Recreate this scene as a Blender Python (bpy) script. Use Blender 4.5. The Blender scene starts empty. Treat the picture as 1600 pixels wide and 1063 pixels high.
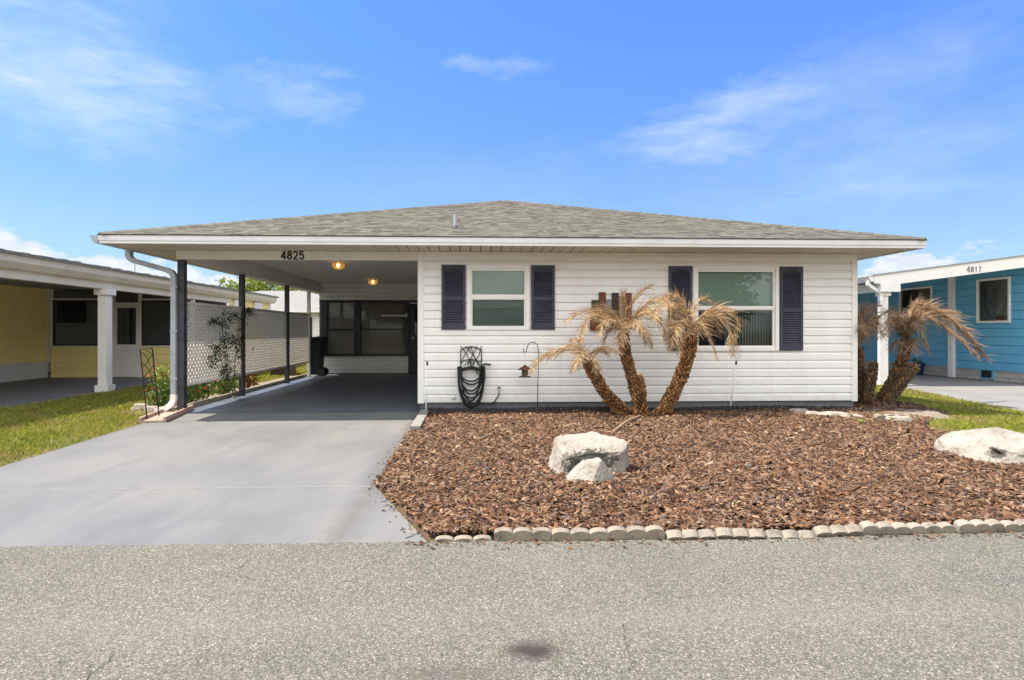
import bpy, bmesh, math, random
import numpy as np
from mathutils import Vector, Matrix, noise
R = math.radians
random.seed(7)
rng = np.random.default_rng(7)
sc = bpy.context.scene
COL = sc.collection

# ------------------------------------------------------------------ camera
cam_d = bpy.data.cameras.new("camera")
cam_d.sensor_width = 36
cam_d.lens = 36 * 950 / 1600
cam_d.shift_x = 0.010
cam_d.shift_y = -0.0091
cam_d.clip_end = 1500
cam = bpy.data.objects.new("camera", cam_d)
COL.objects.link(cam)
cam.location = (0, 0, 1.22)
cam.rotation_euler = (R(90), 0, R(-2.5))
sc.camera = cam

# ------------------------------------------------------------------ light
SUN_EL = R(61)
to_sun = Vector((-math.cos(SUN_EL), 0.012, math.sin(SUN_EL))).normalized()
sun_d = bpy.data.lights.new("sun", 'SUN')
sun_d.energy = 2.8
sun_d.angle = R(0.5)
sun_d.color = (1.0, 0.92, 0.79)
sun = bpy.data.objects.new("sun", sun_d)
COL.objects.link(sun)
sun.rotation_euler = to_sun.to_track_quat('Z', 'Y').to_euler()
sc.view_settings.view_transform = 'Standard'
sc.view_settings.look = 'None'
sc.view_settings.gamma = 1
sc.view_settings.exposure = 1.72
sc.cycles.max_bounces = 8

# ------------------------------------------------------------------ node helpers
class NT:
    def __init__(s, tree):
        s.t = tree
        s.t.nodes.clear()
    def n(s, typ, ins=None, **props):
        nd = s.t.nodes.new(typ)
        for k, v in props.items():
            setattr(nd, k, v)
        for k, v in (ins or {}).items():
            sock = nd.inputs[k]
            if isinstance(v, bpy.types.NodeSocket):
                s.t.links.new(v, sock)
            else:
                sock.default_value = v
        return nd
    def m(s, op, a, b=0.0, c=0.0, clamp=False):
        nd = s.n('ShaderNodeMath', {0: a, 1: b, 2: c}, operation=op)
        nd.use_clamp = clamp
        return nd.outputs[0]
    def mix(s, f, a, b, blend='MIX'):
        nd = s.n('ShaderNodeMix', data_type='RGBA', blend_type=blend)
        for i, v in ((0, f), (6, a), (7, b)):
            if isinstance(v, bpy.types.NodeSocket):
                s.t.links.new(v, nd.inputs[i])
            else:
                if i and len(v) == 3: v = (*v, 1)
                nd.inputs[i].default_value = v
        return nd.outputs[2]
    def ramp(s, fac, stops, interp='LINEAR'):
        nd = s.n('ShaderNodeValToRGB', {0: fac})
        cr = nd.color_ramp
        cr.interpolation = interp
        while len(cr.elements) < len(stops):
            cr.elements.new(0.5)
        for e, (p, c) in zip(cr.elements, stops):
            e.position = p
            e.color = (*c, 1) if len(c) == 3 else c
        return nd.outputs[0]
    def noise(s, vec, scale, detail=4, rough=0.55, dist=0.0):
        return s.n('ShaderNodeTexNoise', {'Vector': vec, 'Scale': scale, 'Detail': detail, 'Roughness': rough, 'Distortion': dist}).outputs[0]
    def scale(s, vec, xyz):
        return s.n('ShaderNodeVectorMath', {0: vec, 1: xyz}, operation='MULTIPLY').outputs[0]

# ------------------------------------------------------------------ sky
world = bpy.data.worlds.new("World")
sc.world = world
world.use_nodes = True
W = NT(world.node_tree)
sky = W.n('ShaderNodeTexSky', sky_type='NISHITA')
sky.sun_disc = False
sky.sun_elevation = SUN_EL
sky.sun_rotation = math.atan2(to_sun.x, to_sun.y)
sky.air_density = 1.35
sky.dust_density = 0.15
sky.ozone_density = 3.5
dirv = W.n('ShaderNodeTexCoord').outputs['Generated']
sep = W.n('ShaderNodeSeparateXYZ', {0: dirv})
az = W.m('ARCTAN2', sep.outputs[0], sep.outputs[1])
hyp = W.m('SQRT', W.m('ADD', W.m('MULTIPLY', sep.outputs[0], sep.outputs[0]), W.m('MULTIPLY', sep.outputs[1], sep.outputs[1])))
el = W.m('ARCTAN2', sep.outputs[2], hyp)
ae = W.n('ShaderNodeCombineXYZ', {0: az, 1: el, 2: 0.0}).outputs[0]
wx = W.m('MULTIPLY', W.m('SUBTRACT', W.noise(W.scale(ae, (1.0, 3.0, 1.0)), 5.0, 6, 0.65), 0.5), 0.42)
wy = W.m('MULTIPLY', W.m('SUBTRACT', W.noise(W.scale(ae, (1.3, 2.6, 1.0)), 4.1, 6, 0.65), 0.5), 0.16)
def blob(a, e, ra, re, tilt=0.0):
    dx = W.m('ADD', W.m('SUBTRACT', az, R(a)), wx); dy = W.m('ADD', W.m('SUBTRACT', el, R(e)), wy)
    dy = W.m('SUBTRACT', dy, W.m('MULTIPLY', dx, tilt))
    q = W.m('ADD', W.m('POWER', W.m('ABSOLUTE', W.m('DIVIDE', dx, R(ra))), 2.0), W.m('POWER', W.m('ABSOLUTE', W.m('DIVIDE', dy, R(re))), 2.0))
    k = W.m('SUBTRACT', 1.0, q, clamp=True)
    return W.m('MULTIPLY', k, W.m('ADD', k, 0.35))
def addm(lst):
    o = lst[0]
    for x in lst[1:]:
        o = W.m('ADD', o, x)
    return o
wisp_v = W.scale(ae, (3.0, 11.0, 1.0))
wisp = W.noise(wisp_v, 2.6, 7, 0.62, 0.9)
wisp2 = W.noise(W.scale(ae, (2.0, 5.0, 1.0)), 1.7, 6, 0.6, 1.2)
big = addm([W.m('MULTIPLY', blob(-33, 18.5, 13, 6.0, -0.10), 1.0), W.m('MULTIPLY', blob(-17, 20.5, 8, 2.6, -0.04), 0.55),
            W.m('MULTIPLY', blob(2, 23.2, 6, 1.4, 0.0), 0.45), W.m('MULTIPLY', blob(22, 17.6, 11, 3.4, 0.05), 0.9),
            W.m('MULTIPLY', blob(36, 20.0, 12, 5.5, 0.15), 0.34), W.m('MULTIPLY', blob(34, 13.0, 16, 5.0, 0.1), 0.45),
            W.m('MULTIPLY', blob(-35, 27, 16, 8, 0.0), 0.35), W.m('MULTIPLY', blob(5, 13.0, 28, 5.0, 0.0), 0.16)])
cir = W.m('MULTIPLY', big, W.m('MULTIPLY', W.m('SUBTRACT', W.m('ADD', W.m('MULTIPLY', wisp, 0.55), W.m('MULTIPLY', wisp2, 0.6)), 0.33, clamp=True), 1.7), clamp=True)
# low cumulus banks near the horizon on both sides
cn = W.noise(W.scale(ae, (1.0, 1.7, 1.0)), 14.0, 7, 0.58, 0.25)
cn2 = W.noise(W.scale(ae, (1.0, 1.4, 1.0)), 34.0, 5, 0.6, 0.1)
bank = addm([W.m('MULTIPLY', blob(-36, 3.0, 12.5, 6.4, -0.22), 1.0), W.m('MULTIPLY', blob(-25, 1.5, 12, 4.6, -0.1), 1.0),
             W.m('MULTIPLY', blob(37, 5.6, 7.5, 1.9, 0.05), 0.62), W.m('MULTIPLY', blob(130, 6, 60, 8, 0), 0.7)])
cum = W.m('SUBTRACT', W.m('ADD', W.m('MULTIPLY', bank, 1.25), W.m('MULTIPLY', W.m('SUBTRACT', cn, 0.5), 2.0)), 0.42, clamp=True)
cum = W.m('MULTIPLY', cum, W.m('MINIMUM', W.m('MULTIPLY', bank, 5.0), 1.0))
cum = W.m('MULTIPLY', cum, 3.2, clamp=True)
cumcol = W.mix(W.m('MULTIPLY', W.m('SUBTRACT', cn2, 0.35, clamp=True), 2.6, clamp=True), (2.3, 2.5, 2.85), (3.0, 3.02, 3.05))
hs = W.n('ShaderNodeHueSaturation', {'Hue': 0.507, 'Saturation': 1.25, 'Value': 1.0, 'Color': sky.outputs[0]})
grad = W.ramp(W.m('DIVIDE', el, R(60)), [(0.0, (0.24, 0.29, 0.44)), (0.06, (0.28, 0.33, 0.46)), (0.15, (0.38, 0.40, 0.49)), (0.35, (0.49, 0.51, 0.66)), (0.6, (0.63, 0.60, 0.78)), (1.0, (0.70, 0.62, 0.8))])
blue = W.mix(1.0, hs.outputs[0], grad, 'MULTIPLY')
skyc = W.mix(W.m('MULTIPLY', cir, 0.62), blue, (3.1, 3.25, 3.5))
skyc = W.mix(W.m('MULTIPLY', cum, 0.93), skyc, cumcol)
# unseen cloud bank behind the camera, added as fill light for the facade
back = W.m('MAXIMUM', blob(180, 34, 95, 40), blob(-180, 34, 95, 40))
fill_cov = W.m('MULTIPLY', W.m('MULTIPLY', back, 2.2, clamp=True), W.m('ADD', 0.35, W.m('MULTIPLY', W.noise(dirv, 3.2, 6, 0.6, 0.4), 1.1), clamp=True))
skyc = W.mix(fill_cov, skyc, (7.0, 6.95, 6.8))
bg = W.n('ShaderNodeBackground', {'Color': skyc, 'Strength': 0.105})
W.n('ShaderNodeOutputWorld', {0: bg.outputs[0]})

# ------------------------------------------------------------------ materials
M = {}
def mat(name, fn=None, color=(0.5, 0.5, 0.5), rough=0.6, metal=0.0, var=0.12, vscale=3.0, fine=0.0, fscale=60, bump=0.0, bscale=80, spec=0.4, streak=0.0, dark=None):
    m = bpy.data.materials.new(name)
    m.use_nodes = True
    t = NT(m.node_tree)
    pos = t.n('ShaderNodeNewGeometry').outputs['Position']
    bs = t.n('ShaderNodeBsdfPrincipled', {'Roughness': rough, 'Metallic': metal, 'Specular IOR Level': spec})
    t.n('ShaderNodeOutputMaterial', {0: bs.outputs[0]})
    if fn:
        fn(t, pos, bs)
    else:
        d = dark or tuple(c * (1 - var * 2) for c in color)
        l = tuple(min(1, c * (1 + var)) for c in color)
        f = t.noise(pos, vscale, 6, 0.6)
        if fine:
            f = t.m('ADD', t.m('MULTIPLY', f, 1 - fine), t.m('MULTIPLY', t.noise(pos, fscale, 3, 0.6), fine))
        c = t.ramp(f, [(0.32, d), (0.5, color), (0.7, l)])
        if streak:
            st = t.noise(t.scale(pos, (14.0, 14.0, 0.7)), 1.0, 4, 0.6)
            c = t.mix(t.m('MULTIPLY', t.m('SUBTRACT', st, 0.5, clamp=True), streak * 4, clamp=True), c, tuple(x * 0.72 for x in color))
        t.t.links.new(c, bs.inputs['Base Color'])
        if bump:
            b = t.n('ShaderNodeBump', {'Height': t.noise(pos, bscale, 4, 0.6), 'Strength': bump, 'Distance': 0.01})
            t.t.links.new(b.outputs[0], bs.inputs['Normal'])
    M[name] = m
    return m

def m_siding(t, pos, bs):
    c = t.ramp(t.noise(pos, 1.6, 6, 0.6), [(0.32, (0.80, 0.785, 0.745)), (0.5, (0.84, 0.825, 0.785)), (0.7, (0.86, 0.845, 0.805))])
    st = t.noise(t.scale(pos, (11.0, 11.0, 0.6)), 1.0, 4, 0.6)
    c = t.mix(t.m('MULTIPLY', t.m('SUBTRACT', st, 0.52, clamp=True), 0.9, clamp=True), c, (0.58, 0.55, 0.49))
    z_ = t.n('ShaderNodeSeparateXYZ', {0: pos}).outputs[2]
    sp = t.m('MULTIPLY', t.m('SUBTRACT', 0.52, t.m('ADD', z_, t.m('MULTIPLY', t.noise(pos, 7, 6, 0.7), 0.45)), clamp=True), 2.6, clamp=True)
    c = t.mix(t.m('MULTIPLY', sp, t.m('ADD', .25, t.m('MULTIPLY', t.noise(pos, 60, 3, .7), .8))), c, (0.50, 0.43, 0.34))
    t.t.links.new(c, bs.inputs['Base Color'])
    b = t.n('ShaderNodeBump', {'Height': t.noise(t.scale(pos, (1.0, 1.0, 3.0)), 2.2, 3, 0.5), 'Strength': 0.35, 'Distance': 0.02})
    t.t.links.new(b.outputs[0], bs.inputs['Normal'])
mat('white_siding', m_siding, rough=0.42)
mat('white_trim', color=(0.83, 0.805, 0.755), rough=0.4, var=0.03, streak=0.08)
mat('vinyl_frame', color=(0.84, 0.82, 0.775), rough=0.3, var=0.02)
mat('fascia_paint', color=(0.68, 0.67, 0.65), rough=0.35, var=0.04, streak=0.1)
mat('soffit', color=(0.66, 0.60, 0.51), rough=0.6, var=0.05)
mat('beam_paint', color=(0.76, 0.73, 0.66), rough=0.5, var=0.03, streak=0.08)
mat('ceiling_paint', color=(0.82, 0.80, 0.75), rough=0.7, var=0.04)
mat('dark_post', color=(0.045, 0.047, 0.056), rough=0.5, var=0.25, vscale=8)
mat('black_frame', color=(0.012, 0.012, 0.016), rough=0.4, var=0.2)
mat('shutter_navy', color=(0.040, 0.043, 0.070), rough=0.5, var=0.3, vscale=7, fine=0.3)
mat('gutter_metal', color=(0.34, 0.37, 0.40), rough=0.35, var=0.12, vscale=6, streak=0.2)
mat('white_plastic', color=(0.75, 0.75, 0.70), rough=0.45, var=0.05)
mat('black_rubber', color=(0.012, 0.012, 0.013), rough=0.45, var=0.3)
mat('black_iron', color=(0.015, 0.014, 0.013), rough=0.5, metal=0.3, var=0.3)
mat('rust_iron', color=(0.12, 0.05, 0.03), rough=0.8, var=0.4, vscale=30)
mat('brass', color=(0.35, 0.30, 0.20), rough=0.4, metal=0.8)
mat('bin_plastic', color=(0.012, 0.013, 0.016), rough=0.55, var=0.2)
mat('yellow_paint', color=(0.97, 0.79, 0.32), rough=0.55, var=0.05, streak=0.15)
mat('cream_paint', color=(0.76, 0.69, 0.56), rough=0.55, var=0.05, streak=0.25)
mat('blue_paint', color=(0.12, 0.40, 0.60), rough=0.5, var=0.05, streak=0.12)
mat('grey_shingle_far', color=(0.33, 0.33, 0.31), rough=0.9, var=0.2, vscale=9, fine=0.4)
mat('slab_concrete', color=(0.21, 0.205, 0.19), rough=0.85, var=0.10, vscale=1.1, fine=0.25, bump=0.15, bscale=200)
mat('pale_strip', color=(0.235, 0.225, 0.20), rough=0.8, var=0.1, vscale=12)
mat('splash_concrete', color=(0.38, 0.27, 0.21), rough=0.85, var=0.15, vscale=14)
mat('edging_concrete', color=(0.25, 0.215, 0.16), rough=0.9, var=0.36, vscale=9, fine=0.4, fscale=90, bump=0.5, bscale=150)
mat('edging_pale', color=(0.28, 0.245, 0.19), rough=0.9, var=0.32, vscale=9, fine=0.4, fscale=90, bump=0.5, bscale=150)
mat('soil', color=(0.10, 0.062, 0.038), rough=0.95, var=0.3, vscale=20, fine=0.5, fscale=120, bump=0.6, bscale=90)
mat('planter_brown', color=(0.05, 0.028, 0.02), rough=0.7, var=0.2)
mat('blind_green', color=(0.48, 0.52, 0.47), rough=0.6, var=0.03)
mat('blind_grey', color=(0.50, 0.48, 0.42), rough=0.7, var=0.06)
mat('curtain', color=(0.30, 0.32, 0.33), rough=0.8, var=0.1)
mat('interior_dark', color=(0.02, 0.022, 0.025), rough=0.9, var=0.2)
mat('interior_pale', color=(0.34, 0.34, 0.33), rough=0.8, var=0.06)
mat('pot_blue', color=(0.008, 0.03, 0.09), rough=0.4, var=0.2)
mat('terracotta', color=(0.45, 0.2, 0.08), rough=0.8)
mat('wood_red', color=(0.15, 0.045, 0.02), rough=0.7, var=0.3, vscale=25)
mat('wood_dark', color=(0.055, 0.035, 0.025), rough=0.7, var=0.3, vscale=25)
mat('wood_olive', color=(0.085, 0.07, 0.04), rough=0.7, var=0.3, vscale=25)
mat('wood_grey', color=(0.26, 0.28, 0.30), rough=0.7, var=0.3, vscale=25)
mat('wood_tan', color=(0.36, 0.25, 0.14), rough=0.7, var=0.3, vscale=25)
mat('number_grey', color=(0.16, 0.16, 0.17), rough=.4)
mat('bark', color=(0.045, 0.030, 0.02), rough=0.9, var=0.3, vscale=12)
mat('stem_green', color=(0.10, 0.10, 0.04), rough=0.7, var=0.2)
mat('far_wall', color=(0.70, 0.70, 0.68), rough=0.7, var=0.03)

def island(name, stops, rough=0.6, noise_scale=1.5, noise_amt=0.35, trans=0.0, spec=0.3, patch=None, bump=0.0):
    def fn(t, pos, bs):
        rnd = t.n('ShaderNodeNewGeometry').outputs['Random Per Island']
        nz = t.noise(pos, noise_scale, 4, 0.6)
        f = t.m('ADD', t.m('MULTIPLY', rnd, 1 - noise_amt), t.m('MULTIPLY', nz, noise_amt))
        c = t.ramp(f, stops)
        if patch:
            pn = t.noise(pos, patch[0], 5, 0.65)
            c = t.mix(t.m('MULTIPLY', t.m('SUBTRACT', pn, patch[1], clamp=True), patch[2], clamp=True), c, patch[3])
        t.t.links.new(c, bs.inputs['Base Color'])
        if trans:
            tr = t.n('ShaderNodeBsdfTranslucent', {'Color': c})
            mx = t.n('ShaderNodeMixShader', {0: trans, 1: bs.outputs[0], 2: tr.outputs[0]})
            out = [n for n in t.t.nodes if n.type == 'OUTPUT_MATERIAL'][0]
            t.t.links.new(mx.outputs[0], out.inputs[0])
        if bump:
            b = t.n('ShaderNodeBump', {'Height': t.noise(pos, 150, 4, 0.7), 'Strength': bump, 'Distance': 0.006})
            t.t.links.new(b.outputs[0], bs.inputs['Normal'])
    mat(name, fn, rough=rough, spec=spec)
island('shingles', [(0.1, (0.095, 0.088, 0.066)), (0.35, (0.120, 0.112, 0.086)), (0.6, (0.138, 0.130, 0.101)), (0.9, (0.168, 0.158, 0.125))], rough=0.95, noise_scale=5, noise_amt=0.3, spec=0.1, bump=0.8)
island('mulch', [(0.05, (0.030, 0.017, 0.011)), (0.28, (0.054, 0.028, 0.017)), (0.42, (0.112, 0.053, 0.027)), (0.57, (0.200, 0.098, 0.044)), (0.69, (0.108, 0.084, 0.068)), (0.84, (0.27, 0.165, 0.093)), (0.96, (0.48, 0.36, 0.245))], rough=0.85, noise_scale=2.0, noise_amt=0.22, spec=0.2, bump=0.5, patch=(1.1, 0.52, 2.6, (0.10, 0.055, 0.034)))
island('grass', [(0.1, (0.09, 0.13, 0.014)), (0.4, (0.23, 0.26, 0.03)), (0.7, (0.36, 0.355, 0.05)), (0.95, (0.56, 0.48, 0.17))], rough=0.55, noise_scale=1.2, noise_amt=0.4, trans=0.35, patch=(1.7, 0.50, 5.0, (0.38, 0.27, 0.13)))
island('straw_frond', [(0.06, (0.15, 0.07, 0.028)), (0.32, (0.33, 0.19, 0.09)), (0.6, (0.52, 0.37, 0.20)), (0.92, (0.72, 0.60, 0.40))], rough=0.7, noise_scale=3, noise_amt=0.45, trans=0.18)
island('palm_scale', [(0.1, (0.06, 0.03, 0.013)), (0.45, (0.20, 0.10, 0.038)), (0.75, (0.36, 0.19, 0.075)), (0.95, (0.50, 0.34, 0.18))], rough=0.85, noise_scale=7, noise_amt=0.4)
island('palm_scale_dull', [(0.1, (0.045, 0.035, 0.02)), (0.5, (0.13, 0.09, 0.05)), (0.8, (0.30, 0.15, 0.05)), (0.95, (0.38, 0.26, 0.14))], rough=0.85, noise_scale=5, noise_amt=0.4)
island('brown_frond', [(0.08, (0.12, 0.06, 0.03)), (0.4, (0.27, 0.155, 0.08)), (0.65, (0.42, 0.28, 0.16)), (0.92, (0.60, 0.45, 0.28))], rough=0.7, noise_scale=3, noise_amt=0.45, trans=0.15)
island('leaf_green', [(0.1, (0.03, 0.06, 0.012)), (0.5, (0.07, 0.12, 0.02)), (0.9, (0.14, 0.19, 0.035))], rough=0.5, noise_scale=1, noise_amt=0.5, trans=0.3)
island('leaf_lime', [(0.1, (0.10, 0.15, 0.02)), (0.5, (0.20, 0.26, 0.035)), (0.9, (0.34, 0.34, 0.06))], rough=0.5, noise_scale=4, noise_amt=0.3, trans=0.3)
island('leaf_dark', [(0.1, (0.012, 0.022, 0.008)), (0.5, (0.03, 0.05, 0.012)), (0.9, (0.07, 0.09, 0.02))], rough=0.45, noise_scale=4, noise_amt=0.3, trans=0.15)
def m_lat(t, pos, bs):
    bs.inputs['Base Color'].default_value = (.84, .82, .78, 1)
    tr = t.n('ShaderNodeBsdfTranslucent', {'Color': (.9, .87, .8, 1)})
    mx = t.n('ShaderNodeMixShader', {0: .34, 1: bs.outputs[0], 2: tr.outputs[0]})
    out = [n for n in t.t.nodes if n.type == 'OUTPUT_MATERIAL'][0]
    t.t.links.new(mx.outputs[0], out.inputs[0])
mat('lattice_vinyl', m_lat, rough=.4)
island('leaf_rust', [(0.1, (0.10, 0.04, 0.02)), (0.6, (0.20, 0.08, 0.035)), (0.9, (0.3, 0.15, 0.06))], rough=.7)
island('petal_red', [(0.1, (0.25, 0.01, 0.008)), (0.6, (0.5, 0.05, 0.02)), (0.9, (0.6, 0.15, 0.06))], rough=0.6, trans=0.2)

def m_asphalt(t, pos, bs):
    v = t.n('ShaderNodeTexVoronoi', {'Vector': pos, 'Scale': 150.0, 'Randomness': 1.0})
    v2 = t.n('ShaderNodeTexVoronoi', {'Vector': pos, 'Scale': 240.0, 'Randomness': 1.0})
    c1 = t.n('ShaderNodeSeparateColor', {0: v.outputs['Color']}).outputs[0]
    c2 = t.n('ShaderNodeSeparateColor', {0: v2.outputs['Color']}).outputs[1]
    f = t.m('ADD', t.m('MULTIPLY', c1, 0.6), t.m('MULTIPLY', c2, 0.4))
    c = t.ramp(f, [(0.08, (0.066, 0.062, 0.047)), (0.35, (0.118, 0.111, 0.086)), (0.62, (0.162, 0.153, 0.121)), (0.82, (0.232, 0.219, 0.177)), (0.97, (0.42, 0.40, 0.33))])
    big = t.noise(pos, 0.9, 5, 0.6)
    c = t.mix(1.0, c, t.ramp(big, [(0.3, (0.86, 0.86, 0.86)), (0.7, (1.06, 1.05, 1.03))]), 'MULTIPLY')
    # oil spot
    d = t.n('ShaderNodeVectorMath', {0: t.scale(t.n('ShaderNodeVectorMath', {0: pos, 1: (-0.22, -2.30, 0)}, operation='ADD').outputs[0], (1.0, 1.5, 1.0))}, operation='LENGTH').outputs['Value']
    d = t.m('ADD', d, t.m('MULTIPLY', t.m('SUBTRACT', t.noise(pos, 14, 4, 0.6), 0.5), 0.10))
    s = t.m('SUBTRACT', 1.0, t.m('DIVIDE', d, 0.14), clamp=True)
    c = t.mix(t.m('MULTIPLY', s, 1.5, clamp=True), c, (0.045, 0.037, 0.031))
    d2 = t.n('ShaderNodeVectorMath', {0: t.scale(t.n('ShaderNodeVectorMath', {0: pos, 1: (0.10, -2.16, 0)}, operation='ADD').outputs[0], (0.7, 2.2, 1.0))}, operation='LENGTH').outputs['Value']
    s2 = t.m('SUBTRACT', 1.0, t.m('DIVIDE', t.m('ADD', d2, t.m('MULTIPLY', t.m('SUBTRACT', t.noise(pos, 11, 4, 0.6), 0.5), 0.2)), 0.22), clamp=True)
    c = t.mix(t.m('MULTIPLY', s2, 0.6, clamp=True), c, (0.08, 0.068, 0.055))
    sx = t.n('ShaderNodeSeparateXYZ', {0: pos}).outputs
    trk = t.m('ADD', t.m('POWER', t.m('SUBTRACT', 1.0, t.m('ABSOLUTE', t.m('DIVIDE', t.m('SUBTRACT', sx[1], 2.55), 0.30)), clamp=True), 1.5), t.m('POWER', t.m('SUBTRACT', 1.0, t.m('ABSOLUTE', t.m('DIVIDE', t.m('SUBTRACT', sx[1], 1.0), 0.35)), clamp=True), 1.5))
    c = t.mix(t.m('MULTIPLY', trk, 0.16), c, (0.24, 0.22, 0.18))
    pa = t.m('MULTIPLY', t.m('SUBTRACT', t.noise(t.scale(pos, (0.6, 1.4, 1.0)), 1.3, 6, 0.62, 0.5), 0.54, clamp=True), 5.0, clamp=True)
    c = t.mix(t.m('MULTIPLY', pa, 0.22), c, (0.085, 0.076, 0.060))
    # hairline cracks
    cr = t.n('ShaderNodeTexVoronoi', {'Vector': t.n('ShaderNodeVectorMath', {0: pos, 1: t.scale(t.n('ShaderNodeTexNoise', {'Vector': pos, 'Scale': 2.5, 'Detail': 5.0}).outputs[1], (0.5, 0.5, 0.0))}, operation='ADD').outputs[0], 'Scale': 0.42}, feature='DISTANCE_TO_EDGE').outputs[0]
    ck = t.m('MULTIPLY', t.m('SUBTRACT', 0.0016, cr, clamp=True), 450.0, clamp=True)
    ck = t.m('MULTIPLY', ck, t.m('MULTIPLY', t.m('SUBTRACT', t.noise(pos, 1.3, 3, 0.5), 0.50, clamp=True), 7.0, clamp=True))
    c = t.mix(t.m('MULTIPLY', ck, 0.7), c, (0.04, 0.037, 0.032))
    t.t.links.new(c, bs.inputs['Base Color'])
    h = t.m('ADD', t.m('SUBTRACT', 1.0, v.outputs['Distance']), t.m('MULTIPLY', t.noise(pos, 60, 4, 0.6), 0.8))
    b = t.n('ShaderNodeBump', {'Height': h, 'Strength': 0.55, 'Distance': 0.004})
    t.t.links.new(b.outputs[0], bs.inputs['Normal'])
mat('asphalt', m_asphalt, rough=0.88, spec=0.25)

def m_drive(t, pos, bs):
    n1 = t.noise(pos, 0.55, 5, 0.55, 0.6)
    n2 = t.noise(t.scale(pos, (0.8, 0.35, 1.0)), 2.2, 6, 0.6, 0.8)
    f = t.m('ADD', t.m('MULTIPLY', n1, 0.5), t.m('MULTIPLY', n2, 0.5))
    c = t.ramp(f, [(0.36, (0.138, 0.138, 0.131)), (0.5, (0.170, 0.169, 0.160)), (0.62, (0.202, 0.194, 0.173))])
    tm = t.m('MULTIPLY', t.m('SUBTRACT', t.noise(t.scale(pos, (3.2, 0.35, 1.0)), 1.6, 5, 0.6, 0.3), 0.52, clamp=True), 4.0, clamp=True)
    c = t.mix(t.m('MULTIPLY', tm, 0.45), c, (0.125, 0.122, 0.114))
    fine = t.noise(pos, 160, 3, 0.6)
    c = t.mix(1.0, c, t.ramp(fine, [(0.3, (0.93, 0.93, 0.93)), (0.7, (1.05, 1.05, 1.05))]), 'MULTIPLY')
    wear = t.m('MULTIPLY', t.m('SUBTRACT', t.noise(pos, 3.3, 8, 0.7, 0.3), 0.60, clamp=True), 3.0, clamp=True)
    c = t.mix(t.m('MULTIPLY', wear, 0.5), c, (0.33, 0.305, 0.265))
    sp = t.n('ShaderNodeTexVoronoi', {'Vector': pos, 'Scale': 2.6})
    dot = t.m('MULTIPLY', t.m('SUBTRACT', 0.022, sp.outputs['Distance'], clamp=True), 300.0, clamp=True)
    pick = t.m('GREATER_THAN', t.n('ShaderNodeSeparateColor', {0: sp.outputs['Color']}).outputs[0], 0.6)
    c = t.mix(t.m('MULTIPLY', dot, pick), c, (0.03, 0.025, 0.02))
    sx = t.n('ShaderNodeSeparateXYZ', {0: pos}).outputs
    for xe in (-0.80, -4.36):   # grime that collects along the slab's long edges
        g_ = t.m('SUBTRACT', 0.30, t.m('ADD', t.m('ABSOLUTE', t.m('SUBTRACT', sx[0], xe)), t.m('MULTIPLY', t.noise(pos, 5, 5, 0.65), 0.28)), clamp=True)
        c = t.mix(t.m('MULTIPLY', g_, 3.2, clamp=True), c, (0.115, 0.105, 0.085))
    for (cx_, cy_, r_) in ((-2.3, 6.9, .16), (-2.75, 5.6, .10), (-1.6, 7.6, .12), (-3.2, 4.3, .09)):
        dd = t.n('ShaderNodeVectorMath', {0: t.n('ShaderNodeVectorMath', {0: pos, 1: (-cx_, -cy_, 0)}, operation='ADD').outputs[0]}, operation='LENGTH').outputs['Value']
        k_ = t.m('SUBTRACT', 1.0, t.m('DIVIDE', t.m('ADD', dd, t.m('MULTIPLY', t.m('SUBTRACT', t.noise(pos, 9, 5, 0.7), 0.5), .3)), r_), clamp=True)
        c = t.mix(t.m('MULTIPLY', k_, 0.32), c, (0.10, 0.092, 0.078))
    t.t.links.new(c, bs.inputs['Base Color'])
    b = t.n('ShaderNodeBump', {'Height': t.noise(pos, 260, 3, 0.7), 'Strength': 0.25, 'Distance': 0.003})
    t.t.links.new(b.outputs[0], bs.inputs['Normal'])
mat('driveway_paint', m_drive, rough=0.62, spec=0.35)
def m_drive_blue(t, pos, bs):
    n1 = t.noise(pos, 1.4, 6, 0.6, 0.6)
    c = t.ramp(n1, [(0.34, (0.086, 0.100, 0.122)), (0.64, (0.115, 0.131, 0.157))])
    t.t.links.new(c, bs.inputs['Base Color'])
mat('carport_floor_paint', m_drive_blue, rough=0.5, spec=0.35)

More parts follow.
